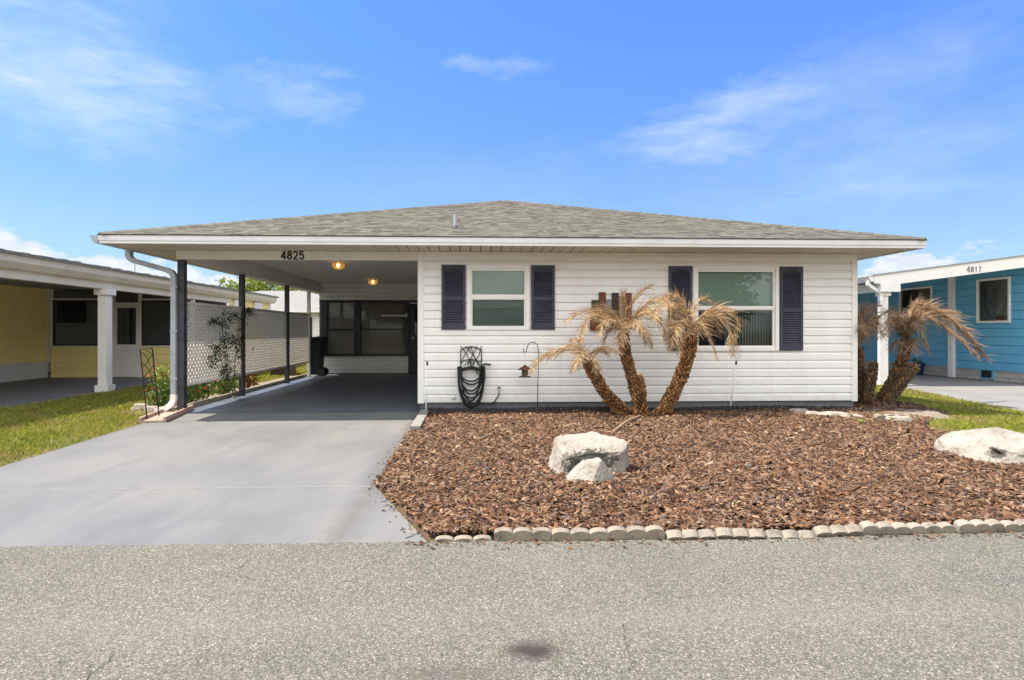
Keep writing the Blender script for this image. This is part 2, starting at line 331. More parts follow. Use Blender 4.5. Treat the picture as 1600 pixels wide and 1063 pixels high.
def m_block(t, pos, bs):
    v = t.n('ShaderNodeCombineXYZ', {0: t.n('ShaderNodeSeparateXYZ', {0: pos}).outputs[0], 1: t.n('ShaderNodeSeparateXYZ', {0: pos}).outputs[2], 2: 0.0}).outputs[0]
    br = t.n('ShaderNodeTexBrick', {'Vector': v, 'Color1': (0.13, 0.135, 0.145, 1), 'Color2': (0.15, 0.155, 0.165, 1), 'Mortar': (0.20, 0.205, 0.21, 1), 'Scale': 1.0, 'Mortar Size': 0.006, 'Brick Width': 0.405, 'Row Height': 0.2})
    c = t.mix(1.0, br.outputs[0], t.ramp(t.noise(pos, 9, 5, 0.6), [(0.3, (0.8, 0.8, 0.8)), (0.7, (1.1, 1.1, 1.1))]), 'MULTIPLY')
    t.t.links.new(c, bs.inputs['Base Color'])
mat('block_wall', m_block, rough=0.85)
def m_blockY(t, pos, bs):
    s_ = t.n('ShaderNodeSeparateXYZ', {0: pos}).outputs
    v = t.n('ShaderNodeCombineXYZ', {0: s_[1], 1: s_[2], 2: 0.0}).outputs[0]
    br = t.n('ShaderNodeTexBrick', {'Vector': v, 'Color1': (0.44, 0.41, 0.36, 1), 'Color2': (0.52, 0.49, 0.44, 1), 'Mortar': (0.3, 0.28, 0.25, 1), 'Scale': 1.0, 'Mortar Size': 0.008, 'Brick Width': 0.40, 'Row Height': 0.1})
    c = t.mix(1.0, br.outputs[0], t.ramp(t.noise(pos, 14, 5, 0.7), [(0.3, (0.72, 0.7, 0.68)), (0.7, (1.1, 1.1, 1.1))]), 'MULTIPLY')
    t.t.links.new(c, bs.inputs['Base Color'])
mat('skirt_block', m_blockY, rough=0.9)

def m_ground(t, pos, bs):
    n1 = t.noise(pos, 0.8, 6, 0.65)
    f = t.noise(pos, 45, 4, 0.7)
    c = t.ramp(n1, [(0.35, (0.10, 0.115, 0.03)), (0.50, (0.17, 0.145, 0.06)), (0.64, (0.24, 0.17, 0.09))])
    c = t.mix(1.0, c, t.ramp(f, [(0.3, (0.6, 0.6, 0.6)), (0.7, (1.25, 1.25, 1.2))]), 'MULTIPLY')
    t.t.links.new(c, bs.inputs['Base Color'])
    b = t.n('ShaderNodeBump', {'Height': f, 'Strength': 0.8, 'Distance': 0.02})
    t.t.links.new(b.outputs[0], bs.inputs['Normal'])
mat('ground', m_ground, rough=0.95, spec=0.1)

def m_rock(t, pos, bs):
    n1 = t.noise(pos, 5, 8, 0.65, 0.4)
    n2 = t.noise(pos, 19, 6, 0.7, 0.8)
    c = t.ramp(n1, [(0.3, (0.27, 0.235, 0.185)), (0.5, (0.385, 0.345, 0.285)), (0.7, (0.46, 0.42, 0.355))])
    dk = t.m('MULTIPLY', t.m('SUBTRACT', n2, 0.57, clamp=True), 6.0, clamp=True)
    dk = t.m('MULTIPLY', dk, t.m('MULTIPLY', t.m('SUBTRACT', t.noise(pos, 3.5, 3, 0.5), 0.46, clamp=True), 8.0, clamp=True))
    c = t.mix(t.m('MULTIPLY', dk, 0.6), c, (0.10, 0.098, 0.085))
    vc_ = t.n('ShaderNodeTexVoronoi', {'Vector': t.n('ShaderNodeVectorMath', {0: pos, 1: t.scale(t.n('ShaderNodeTexNoise', {'Vector': pos, 'Scale': 9.0, 'Detail': 6.0}).outputs[1], (.12, .12, .12))}, operation='ADD').outputs[0], 'Scale': 6.5}, feature='DISTANCE_TO_EDGE').outputs[0]
    ck = t.m('MULTIPLY', t.m('MULTIPLY', t.m('SUBTRACT', 0.022, vc_, clamp=True), 60.0, clamp=True), t.m('MULTIPLY', t.m('SUBTRACT', t.noise(pos, 6, 3, 0.5), 0.48, clamp=True), 8.0, clamp=True))
    c = t.mix(t.m('MULTIPLY', ck, 0.7), c, (0.12, 0.10, 0.08))
    hz = t.n('ShaderNodeSeparateXYZ', {0: pos}).outputs[2]
    sl = t.m('MULTIPLY', t.m('SUBTRACT', 0.13, t.m('ADD', hz, t.m('MULTIPLY', t.noise(pos, 12, 4, 0.6), 0.08)), clamp=True), 14.0, clamp=True)
    c = t.mix(t.m('MULTIPLY', sl, 0.55), c, (0.17, 0.115, 0.075))
    at = t.n('ShaderNodeAttribute', attribute_name='lichen').outputs['Fac']
    pk = t.m('MULTIPLY', t.m('SUBTRACT', t.m('ADD', t.noise(pos, 34, 6, 0.75, 0.6), t.m('MULTIPLY', at, 0.46)), 0.60, clamp=True), 9.0, clamp=True)
    c = t.mix(t.m('MULTIPLY', pk, t.m('MULTIPLY', at, 4.0, clamp=True)), c, (0.085, 0.08, 0.062))
    t.t.links.new(c, bs.inputs['Base Color'])
    b = t.n('ShaderNodeBump', {'Height': t.noise(pos, 28, 9, 0.72, 0.5), 'Strength': 0.8, 'Distance': 0.035})
    t.t.links.new(b.outputs[0], bs.inputs['Normal'])
mat('limestone', m_rock, rough=0.9, spec=0.15)

def glass(name, tint, refl, base=0.0):
    m = bpy.data.materials.new(name); m.use_nodes = True
    t = NT(m.node_tree)
    tr = t.n('ShaderNodeBsdfTransparent', {'Color': (*tint, 1)})
    gl = t.n('ShaderNodeBsdfGlossy', {'Color': (0.92, 1, 0.96, 1), 'Roughness': 0.015})
    lw = t.n('ShaderNodeFresnel', {'IOR': 1.52}).outputs[0]
    f = t.m('ADD', t.m('MULTIPLY', lw, refl), base, clamp=True)
    mx = t.n('ShaderNodeMixShader', {0: f, 1: tr.outputs[0], 2: gl.outputs[0]})
    t.n('ShaderNodeOutputMaterial', {0: mx.outputs[0]})
    M[name] = m
glass('window_glass', (0.68, 0.78, 0.74), 1.5, 0.0)
glass('dark_glass', (0.66, 0.66, 0.62), 0.5, 0.0)
def screen(name, f, col):
    m = bpy.data.materials.new(name); m.use_nodes = True
    t = NT(m.node_tree)
    tr = t.n('ShaderNodeBsdfTransparent')
    df = t.n('ShaderNodeBsdfDiffuse', {'Color': (*col, 1)})
    mx = t.n('ShaderNodeMixShader', {0: f, 1: tr.outputs[0], 2: df.outputs[0]})
    t.n('ShaderNodeOutputMaterial', {0: mx.outputs[0]})
    M[name] = m
screen('insect_screen', 0.62, (0.028, 0.028, 0.028))
screen('mid_screen', 0.22, (0.05, 0.06, 0.07))
screen('light_screen', 0.18, (0.03, 0.03, 0.03))
def lampglass():
    m = bpy.data.materials.new('lamp_glass'); m.use_nodes = True
    t = NT(m.node_tree)
    tr = t.n('ShaderNodeBsdfTransparent', {'Color': (1, 0.86, 0.62, 1)})
    gl = t.n('ShaderNodeBsdfGlossy', {'Color': (1, 0.9, 0.7, 1), 'Roughness': 0.15})
    tl = t.n('ShaderNodeBsdfTranslucent', {'Color': (0.9, 0.65, 0.35, 1)})
    a = t.n('ShaderNodeMixShader', {0: 0.2, 1: tr.outputs[0], 2: gl.outputs[0]})
    b = t.n('ShaderNodeMixShader', {0: 0.35, 1: a.outputs[0], 2: tl.outputs[0]})
    t.n('ShaderNodeOutputMaterial', {0: b.outputs[0]})
    M['lamp_glass'] = m
    m = bpy.data.materials.new('bulb_glow'); m.use_nodes = True
    t = NT(m.node_tree)
    e = t.n('ShaderNodeEmission', {'Color': (1, 0.62, 0.25, 1), 'Strength': 4.0})
    t.n('ShaderNodeOutputMaterial', {0: e.outputs[0]})
    M['bulb_glow'] = m
lampglass()

# ------------------------------------------------------------------ mesh helpers
ORIG = {}
class MB:
    def __init__(s):
        s.v = []; s.f = []
    def add(s, pts, faces):
        b = len(s.v)
        s.v += [tuple(p) for p in pts]
        s.f += [tuple(i + b for i in f) for f in faces]
        return s
    def quad(s, a, b, c, d): return s.add([a, b, c, d], [(0, 1, 2, 3)])
    def poly(s, pts): return s.add(pts, [tuple(range(len(pts)))])
    def box(s, x0, x1, y0, y1, z0, z1):
        return s.add([(x0, y0, z0), (x1, y0, z0), (x1, y1, z0), (x0, y1, z0), (x0, y0, z1), (x1, y0, z1), (x1, y1, z1), (x0, y1, z1)],
                     [(0, 3, 2, 1), (4, 5, 6, 7), (0, 1, 5, 4), (1, 2, 6, 5), (2, 3, 7, 6), (3, 0, 4, 7)])
    def prism(s, pts, off):
        n = len(pts); off = Vector(off)
        P = [Vector(p) for p in pts]
        return s.add(P + [p + off for p in P], [tuple(range(n - 1, -1, -1)), tuple(range(n, 2 * n))] + [(i, (i + 1) % n, (i + 1) % n + n, i + n) for i in range(n)])
    def tube(s, pts, r, n=8, cap=True):
        P = [Vector(p) for p in pts]; rings = []
        rr = r if hasattr(r, '__len__') else [r] * len(P)
        ref = None
        for i, p in enumerate(P):
            d = (P[min(i + 1, len(P) - 1)] - P[max(i - 1, 0)])
            d = d.normalized() if d.length > 1e-9 else Vector((0, 0, 1))
            if ref is None:
                ref = Vector((0, 0, 1)) if abs(d.z) < 0.9 else Vector((1, 0, 0))
            u = d.cross(ref).normalized(); w = u.cross(d).normalized(); ref = w
            rings.append([p + rr[i] * (math.cos(2 * math.pi * k / n) * u + math.sin(2 * math.pi * k / n) * w) for k in range(n)])
        fs = []
        for i in range(len(P) - 1):
            for k in range(n):
                fs.append((i * n + k, i * n + (k + 1) % n, (i + 1) * n + (k + 1) % n, (i + 1) * n + k))
        if cap:
            fs.append(tuple(range(n - 1, -1, -1))); fs.append(tuple((len(P) - 1) * n + k for k in range(n)))
        return s.add([q for r_ in rings for q in r_], fs)
    def lathe(s, prof, c, n=20):
        pts = []; fs = []
        for (r, z) in prof:
            for k in range(n):
                a = 2 * math.pi * k / n
                pts.append((c[0] + r * math.cos(a), c[1] + r * math.sin(a), c[2] + z))
        for i in range(len(prof) - 1):
            for k in range(n):
                fs.append((i * n + k, i * n + (k + 1) % n, (i + 1) * n + (k + 1) % n, (i + 1) * n + k))
        return s.add(pts, fs)
    def build(s, name, material, parent=None, origin=(0, 0, 0), smooth=False, bevel=0.0):
        off = ORIG[parent.name] if parent else tuple(origin)
        me = bpy.data.meshes.new(name)
        me.from_pydata([(a - off[0], b - off[1], c - off[2]) for a, b, c in s.v], [], s.f)
        me.validate()
        if smooth:
            me.polygons.foreach_set('use_smooth', [True] * len(me.polygons))
        me.materials.append(M[material])
        ob = bpy.data.objects.new(name, me)
        COL.objects.link(ob)
        if parent: ob.parent = parent
        else: ob.location = off
        ORIG[ob.name] = off
        if bevel:
            b = ob.modifiers.new('bevel', 'BEVEL'); b.width = bevel; b.segments = 2; b.limit_method = 'ANGLE'
        return ob
def tag(o, label=None, cat=None, group=None, kind=None):
    if label: o['label'] = label
    if cat: o['category'] = cat
    if group: o['group'] = group
    if kind: o['kind'] = kind
    return o
def thing(name, loc, label, cat, group=None):
    o = bpy.data.objects.new(name, None)
    COL.objects.link(o); o.location = loc; o.empty_display_size = 0.2
    ORIG[o.name] = tuple(loc)
    return tag(o, label, cat, group)
def np_mesh(name, V, F, material, parent=None):
    me = bpy.data.meshes.new(name)
    n, k = F.shape
    me.vertices.add(len(V)); me.vertices.foreach_set('co', V.astype(np.float32).ravel())
    me.loops.add(n * k); me.loops.foreach_set('vertex_index', F.astype(np.int32).ravel())
    me.polygons.add(n); me.polygons.foreach_set('loop_start', np.arange(n, dtype=np.int32) * k)
    me.polygons.foreach_set('loop_total', np.full(n, k, dtype=np.int32))
    me.update(calc_edges=True)
    me.materials.append(M[material])
    ob = bpy.data.objects.new(name, me); COL.objects.link(ob)
    if parent:
        ob.parent = parent; off = ORIG[parent.name]
        me.transform(Matrix.Translation(Vector(off) * -1)); ORIG[ob.name] = off
    return ob

# surveying: where a sight line from the camera station meets a real plane of the site
_s, _c = math.sin(R(2.5)), math.cos(R(2.5))
def _ray(px, py):
    u = (px - 784) / 950; v = (517 - py) / 950
    return Vector((u * _c + _s, _c - u * _s, v))
def on_y(px, py, Y):
    r = _ray(px, py); return Vector((0, 0, 1.22)) + r * (Y / r.y)
def on_x(px, py, X):
    r = _ray(px, py); return Vector((0, 0, 1.22)) + r * (X / r.x)
def on_z(px, py, Z=0.0):
    r = _ray(px, py); return Vector((0, 0, 1.22)) + r * ((Z - 1.22) / r.z)

# ------------------------------------------------------------------ ground, road, drives
EDGE = 3.505
def sheet(name, pts, z, material, thick=None):
    m = MB()
    if thick: m.prism([(x, y, z - thick) for x, y in pts], (0, 0, thick))
    else: m.poly([(x, y, z) for x, y in pts])
    return tag(m.build(name, material), kind='structure')
sheet('ground', [(-300, -300), (300, -300), (300, 300), (-300, 300)], -0.03, 'ground')
# road with a slightly ragged edge
pts = [(-150, -3.4), (150, -3.4)]
xs = sorted([150, -150] + [x * 0.03 for x in range(-300, 301)], reverse=True)
for x in xs:
    pts.append((x, EDGE + 0.010 * abs(x - 1) + (0.016 * noise.noise(Vector((x * 4.1, 0, 0))) + 0.016 * noise.noise(Vector((x * 13, 3, 0))) + .012 * noise.noise(Vector((x * 37, 7, 0))) if abs(x) < 100 else 0)))
m = MB(); m.poly([(x, y, 0.005) for x, y in pts]); tag(m.build('road', 'asphalt'), kind='structure')
def crack(name, path, z, w0):
    rc = random.Random(len(path) * 7 + int(path[0][0])); P = [on_z(x, y, z) for x, y in path]; Q = [P[0]]
    for a, b in zip(P[:-1], P[1:]):
        for k in range(1, 9):
            p = a.lerp(b, k / 8); Q.append(p + Vector((rc.uniform(-.008, .008), rc.uniform(-.008, .008), 0)))
    m = MB()
    for a, b in zip(Q[:-1], Q[1:]):
        w = w0 * rc.uniform(.4, 1.3); d = (b - a); d.z = 0; s_ = Vector((-d.y, d.x, 0)).normalized() * w
        m.quad(a - s_, b - s_, b + s_, a + s_)
    tag(m.build(name, 'crack_dark'), kind='structure')
mat('oval_panel', color=(0.62, 0.66, 0.66), rough=.8)
mat('crack_dark', color=(0.075, 0.068, 0.056), rough=.95)
DRV = [(-0.80, 9.2), (-0.80, 4.84), (-0.27, 3.50), (-5.6, 3.50), (-4.15, 4.9), (-4.38, 9.2)]
def slab(name, pts, material, z=0.0, bev=0.012):
    m = MB(); m.prism([(x, y, -0.12) for x, y in pts], (0, 0, 0.12 + z))
    o = m.build(name, material); tag(o, kind='structure')
    return o
slab('driveway', [(-5.6, 3.42), (-0.235, 3.42), (-0.78, 4.798), (-4.2, 4.798)], 'driveway_paint')
slab('driveway', [(-4.2, 4.803), (-0.785, 4.803), (-0.80, 9.12), (-4.42, 9.12)], 'driveway_paint', z=0.001)
slab('driveway_joint', [(-4.15, 4.793), (-0.79, 4.793), (-0.79, 4.809), (-4.15, 4.809)], 'pale_strip', z=0.0022)
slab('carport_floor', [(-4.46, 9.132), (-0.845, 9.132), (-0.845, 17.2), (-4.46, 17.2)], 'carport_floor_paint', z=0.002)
slab('neighbour_driveway', [(-11.1, 3.5), (-7.9, 3.5), (-7.42, 6.5), (-7.30, 18.0), (-11.1, 18.0)], 'slab_concrete', z=-0.005)
slab('neighbour_driveway', [(7.2, 3.5), (12.55, 3.5), (12.55, 24), (9.05, 24), (9.0, 12.2), (8.2, 8.8)], 'slab_concrete', z=-0.005)
tag(MB().prism([(-0.78, 7.35, -0.05), (-0.66, 7.35, -0.05), (-0.67, 8.95, -0.05), (-0.79, 8.95, -0.05)], (0, 0, 0.122)).build('edging_strip', 'pale_strip', origin=(-0.72, 8.1, 0)), 'straight pale concrete strip between the driveway and the mulch beside the house corner', 'edging strip')
# crack at the driveway corner
crack('road_crack', [(974, 975), (977, 1000), (985, 1028), (996, 1058), (1002, 1080)], .008, .0013)
crack('road_crack', [(118, 1080), (140, 1052), (165, 1036), (190, 1012)], .008, .0015)
cr = [on_z(x, y, 0.0) for x, y in ((633, 842), (645, 838), (653, 833.5), (659, 832), (663, 828))]
m = MB()
for a, b in zip(cr[:-1], cr[1:]):
    w = 0.004 + 0.003 * random.random()
    m.quad((a.x, a.y - w, .004), (b.x, b.y - w, .004), (b.x, b.y + w, .004), (a.x, a.y + w, .004))
tag(m.build('driveway_crack', 'black_frame'), kind='structure')

# ------------------------------------------------------------------ mulch bed
BED = [(-0.79, 9.2), (-0.77, 4.82), (-0.26, 3.60), (5.4, 3.70), (5.75, 4.6), (5.65, 6.2), (5.45, 7.1), (5.9, 7.75), (6.9, 8.6), (7.1, 9.6), (6.7, 10.6), (5.9, 10.4), (5.9, 9.2)]
def inpoly(x, y, poly):
    x = np.asarray(x, dtype=float); y = np.asarray(y, dtype=float)
    c = np.zeros(x.shape, bool); n = len(poly)
    for i in range(n):
        x0, y0 = poly[i]; x1, y1 = poly[(i + 1) % n]
        cond = ((y0 > y) != (y1 > y))
        with np.errstate(divide='ignore', invalid='ignore'):
            xi = (x1 - x0) * (y - y0) / ((y1 - y0) if y1 != y0 else 1e-9) + x0
        c ^= cond & (x < xi)
    return c
def edge_dist(x, y, poly):
    d = np.full(np.shape(x), 9.0)
    for i in range(len(poly)):
        a = np.array(poly[i]); b = np.array(poly[(i + 1) % len(poly)]); ab = b - a
        t = np.clip(((x - a[0]) * ab[0] + (y - a[1]) * ab[1]) / (ab @ ab), 0, 1)
        d = np.minimum(d, np.hypot(x - (a[0] + t * ab[0]), y - (a[1] + t * ab[1])))
    return d
def bedz(x, y):
    d = edge_dist(x, y, BED)
    h = 0.015 + 0.045 * np.clip(d / 0.5, 0, 1)
    return h + 0.012 * np.sin(x * 2.3 + 1) * np.sin(y * 1.9) + 0.006 * np.sin(x * 7.1) * np.sin(y * 6.3 + 2)
gx, gy = np.meshgrid(np.arange(-0.8, 7.2, 0.1), np.arange(3.6, 10.7, 0.1))
ins = inpoly(gx, gy, BED)
z = np.where(ins, bedz(gx, gy), -0.06)
nx, ny = gx.shape[1], gx.shape[0]
V = np.stack([gx.ravel(), gy.ravel(), z.ravel()], 1)
i, j = np.meshgrid(np.arange(nx - 1), np.arange(ny - 1)); q = (j * nx + i).ravel()
F = np.stack([q, q + 1, q + nx + 1, q + nx], 1)
tag(np_mesh('bed_soil', V, F, 'soil'), kind='structure')
def chips(n, poly, zf, lrange, name, material, over=0.0):
    xs = [p[0] for p in poly]; ys = [p[1] for p in poly]
    y = min(ys) + (max(ys) - min(ys)) * rng.random(n * 2) ** 1.35
    x = rng.uniform(min(xs), max(xs), n * 2)
    ok = inpoly(x, y, poly); x = x[ok][:n]; y = y[ok][:n]; n = len(x)
    L = rng.uniform(*lrange, n) * (0.6 + 0.8 * rng.random(n) ** 2); Wd = L * rng.uniform(0.22, 0.5, n); T = rng.uniform(0.003, 0.009, n)
    a = rng.uniform(0, 2 * np.pi, n); tx = rng.normal(0, 0.28, n); ty = rng.normal(0, 0.28, n)
    zz = zf(x, y) + rng.uniform(0.0, 0.022, n)
    cs = np.array([[-1, -1, 0], [1, -.7, 0], [1.1, .8, 0], [-.9, 1, 0], [-.85, -.8, 1], [.9, -.6, 1], [.95, .7, 1], [-.8, .85, 1]], float)
    P = cs[None] * np.stack([L / 2, Wd / 2, T], 1)[:, None, :]
    P[:, :, 2] += P[:, :, 0] * np.tan(tx)[:, None] + P[:, :, 1] * np.tan(ty)[:, None]
    ca, sa = np.cos(a)[:, None], np.sin(a)[:, None]
    X = P[:, :, 0] * ca - P[:, :, 1] * sa + x[:, None]; Y = P[:, :, 0] * sa + P[:, :, 1] * ca + y[:, None]; Z = P[:, :, 2] + zz[:, None]
    V = np.stack([X, Y, Z], 2).reshape(-1, 3)
    fb = np.array([[4, 5, 6, 7], [0, 1, 5, 4], [1, 2, 6, 5], [2, 3, 7, 6], [3, 0, 4, 7]])
    F = (np.arange(n)[:, None, None] * 8 + fb[None]).reshape(-1, 4)
    return tag(np_mesh(name, V, F, material), kind='stuff')
o = chips(100000, BED, bedz, (0.018, 0.062), 'mulch', 'mulch')
tag(o, 'reddish brown bark mulch covering the front bed', 'mulch')

island('chip_dark', [(0.05, (0.010, 0.009, 0.009)), (0.5, (0.028, 0.024, 0.022)), (0.95, (0.09, 0.075, 0.065))], rough=0.85)
o = chips(16000, [(-0.79, 8.55), (5.2, 8.62), (5.9, 9.2), (-0.79, 9.2)], lambda x, y: bedz(x, y) + .012, (0.022, 0.05), 'dark_chips', 'chip_dark')  # blackish chips laid over the bed along the wall foot
tag(o, 'strip of blackish chips along the foot of the house wall', 'mulch')
def litter(pts_fn, n, name, label):
    x, y, z0 = pts_fn(n); n = len(x)
    L = rng.uniform(.01, .032, n); W_ = L * rng.uniform(.25, .5, n); a = rng.uniform(0, 6.28, n)
    ca, sa = np.cos(a), np.sin(a); V = []
    for sx, sy, h in ((-1, -1, .002), (1, -.6, .006), (1, .8, .005), (-.8, 1, .010)):
        V.append(np.stack([x + ca * L / 2 * sx - sa * W_ / 2 * sy, y + sa * L / 2 * sx + ca * W_ / 2 * sy, z0 + h * rng.uniform(.4, 1.2, n)], 1))
    V = np.stack(V, 1).reshape(-1, 3); F = np.arange(n)[:, None] * 4 + np.arange(4)[None]
    return tag(np_mesh(name, V, F, 'mulch'), label, 'litter', kind='stuff')
def _edge_road(n):
    x = rng.uniform(-.4, 4.6, n); y = 3.50 - np.abs(rng.normal(0, .05, n)) + .01 * np.abs(x - 1); return x, y, np.full(n, .007)
litter(_edge_road, 420, 'bark_litter', 'loose bark bits spilled on the road edge before the edging')
def _edge_drive(n):
    t_ = rng.random(n); y = 3.6 + t_ * 5.2; xe = np.where(y < 4.82, -.27 - (y - 3.53) / 1.29 * .5, -.78); return xe - np.abs(rng.normal(0, .05, n)) ** 1.0, y, np.full(n, .002)
litter(_edge_drive, 260, 'bark_litter', 'loose bark bits scattered on the driveway edge beside the bed')
# ------------------------------------------------------------------ lawns
def lawn(name, poly, dens, h, label, keep=None, material='grass'):
    xs = [p[0] for p in poly]; ys = [p[1] for p in poly]
    n = int((max(xs) - min(xs)) * (max(ys) - min(ys)) * dens)
    x = rng.uniform(min(xs), max(xs), n); y = rng.uniform(min(ys), max(ys), n)
    ok = inpoly(x, y, poly)
    # far blades thin out with distance
    ok &= rng.random(n) < np.clip(9.0 / np.maximum(y, 1), 0.25, 1)
    pn = np.sin(x * 1.7 + 2 * np.sin(y * 1.1)) * np.sin(y * 2.1 + np.sin(x * 2.3)) + 0.5 * np.sin(x * 6.1 + y * 3.3) * np.sin(y * 7.7)
    ok &= rng.random(n) < np.clip(0.78 - 0.5 * pn, 0.12, 1)
    if keep is not None: ok &= rng.random(n) < keep(x, y)
    x = x[ok]; y = y[ok]; n = len(x)
    a = rng.uniform(0, np.pi, n); w = rng.uniform(0.003, 0.006, n) * np.clip(y / 9, 0.8, 2.0)
    H = h * rng.uniform(0.45, 1.1, n); lx = rng.normal(0, 0.45, n) * H; ly = rng.normal(0, 0.45, n) * H
    z0 = np.full(n, -0.03)
    dx = np.cos(a) * w; dy = np.sin(a) * w
    V = np.stack([np.stack([x - dx, y - dy, z0], 1), np.stack([x + dx, y + dy, z0], 1),
                  np.stack([x + dx * .8 + lx * .4, y + dy * .8 + ly * .4, z0 + H * .65], 1), np.stack([x - dx * .1 + lx, y - dy * .1 + ly, z0 + H], 1)], 1).reshape(-1, 3)
    F = (np.arange(n)[:, None] * 4 + np.array([0, 1, 2, 3])[None])
    return tag(np_mesh(name, V, F, material), label, 'grass', kind='stuff')
LL = [(-7.40, 4.0), (-5.3, 4.0), (-4.30, 5.2), (-4.46, 8.6), (-4.75, 9.2), (-5.0, 12.5), (-4.9, 24), (-7.28, 24)]
lawn('grass', LL, 4200, 0.075, 'patchy yellow green lawn between the grey driveway and the yellow house',
     keep=lambda x, y: np.clip((-4.35 - x) / 0.8 + 0.15 + 0.5 * np.sin(y * 3.1 + x) * np.sin(x * 5), 0.06, 1))
LR = [(5.8, 3.6), (7.1, 3.6), (8.15, 8.8), (8.95, 12.2), (9.0, 22), (6.1, 22), (6.0, 10.6), (6.75, 10.6), (7.15, 9.6), (6.95, 8.6), (5.95, 7.75), (5.5, 7.1), (5.7, 6.2), (5.8, 4.6)]
lawn('grass', LR, 5200, 0.075, 'bright green lawn between the mulch bed and the blue house driveway')
lawn('grass', [(-40, 24.5), (-4.6, 24.5), (-4.6, 34), (-40, 34)], 130, 0.2, 'far lawn seen behind the white lattice')

# ------------------------------------------------------------------ siding
def lap_wall(mb, p0, p1, z0, z1, ex, out, holes=(), t=0.016, dutch=True, zoff=0.0):
    """horizontal boards along p0->p1 (xy), 'out' = outward xy normal; holes = (s0,s1,za,zb)"""
    p0 = Vector((*p0, 0)); p1 = Vector((*p1, 0)); L = (p1 - p0).length; d = (p1 - p0) / L; o = Vector((*out, 0))
    def pt(s_, z_, off): q = p0 + d * s_ + o * off; return (q.x, q.y, z_)
    zb = z0
    while zb < z1 - 1e-4:
        zt = min(zb + ex, z1)
        prof = [(zb, t), (zb + ex * 0.66, t * 0.9), (zb + ex * .87, t * .25), (zb + ex * .92, -.006), (zb + ex, -0.009)] if dutch else [(zb, t), (zb + ex - .012, 0.001), (zb + ex - .009, -.012), (zb + ex, -.014)]
        cuts = sorted({zb, zt, *[h for hl in holes for h in hl[2:] if zb < h < zt], *[p[0] for p in prof if zb < p[0] < zt]})
        def off(zz):
            for (za, oa), (zc, oc) in zip(prof[:-1], prof[1:]):
                if za - 1e-6 <= zz <= zc + 1e-6: return oa + (oc - oa) * (zz - za) / (zc - za)
            return 0
        for a, b in zip(cuts[:-1], cuts[1:]):
            mid = (a + b) / 2; ivs = [(0, L)]
            for h in holes:
                if h[2] < mid < h[3]:
                    nv = []
                    for s0, s1 in ivs:
                        if h[1] <= s0 or h[0] >= s1: nv.append((s0, s1)); continue
                        if h[0] > s0: nv.append((s0, h[0]))
                        if h[1] < s1: nv.append((h[1], s1))
                    ivs = nv
            for s0, s1 in ivs:
                mb.quad(pt(s0, a, off(a)), pt(s1, a, off(a)), pt(s1, b, off(b)), pt(s0, b, off(b)))
                if a == zb: mb.quad(pt(s0, a, -0.017), pt(s1, a, -0.017), pt(s1, a, t), pt(s0, a, t))
        zb += ex
    return mb

# ------------------------------------------------------------------ the white house
FY = 9.2; WX0, WX1 = -0.845, 5.905; BY = 17.2; PX = -4.36; SOF = 2.412
EY, EX0, EX1, EZ = 8.40, -5.05, 6.42, 2.515
house = thing('white_house', (0.7, 9.2, 0), 'white single storey house with hip shingle roof, navy shutters and open carport numbered 4825', 'house')
w1 = dict(x0=-0.121, x1=0.822, z0=1.232, z1=2.216); w2 = dict(x0=3.333, x1=4.673, z0=0.908, z1=2.213)
m = MB(); lap_wall(m, (WX0, FY), (WX1, FY), 0.14, SOF, 0.1262, (0, -1), holes=[(w['x0'] + .03 - WX0, w['x1'] - .03 - WX0, w['z0'] + .03, w['z1'] - .03) for w in (w1, w2)])
lap_wall(m, (WX1, FY), (WX1, 26), 0.14, SOF, 0.1262, (1, 0))
lap_wall(m, (WX0, 26), (WX0, FY), 0.14, 2.55, 0.1262, (-1, 0))
lap_wall(m, (-4.34, BY), (WX0, BY), 0.03, 0.50, 0.1262 * .93, (0, -1), holes=[(4.34 - 1.88, 9, 0, 9)])
lap_wall(m, (-4.34, BY), (WX0, BY), 2.075, 2.56, 0.121, (0, -1))
lap_wall(m, (-4.34, 26), (-4.34, BY), 0.03, 2.5, 0.1262, (-1, 0))
m.build('wall_siding', 'white_siding', house)
m = MB(); m.box(WX0 + .02, WX1 - .02, FY + .02, FY + .2, -0.1, 0.139); m.box(WX1 - .2, WX1 - .02, FY + .2, 26, -0.1, 0.139); m.box(WX0 + .02, WX0 + .2, FY + .2, 26, -.1, .139)
m.build('foundation', 'block_wall', house)
m = MB(); m.box(WX0 - .018, WX0 + .072, FY - .022, FY + .10, 0.125, 2.409)
m.build('corner_trim', 'white_trim', house, bevel=.004)
m = MB(); m.box(WX1 - .07, WX1 + .02, FY - .022, FY + .10, 0.125, 2.409)
m.build('corner_trim', 'white_trim', house, bevel=.004)
m = MB(); m.box(WX0 + .074, WX1 - .072, FY - .030, FY - .004, 2.335, 2.408)
m.build('frieze_trim', 'white_trim', house, bevel=.003)

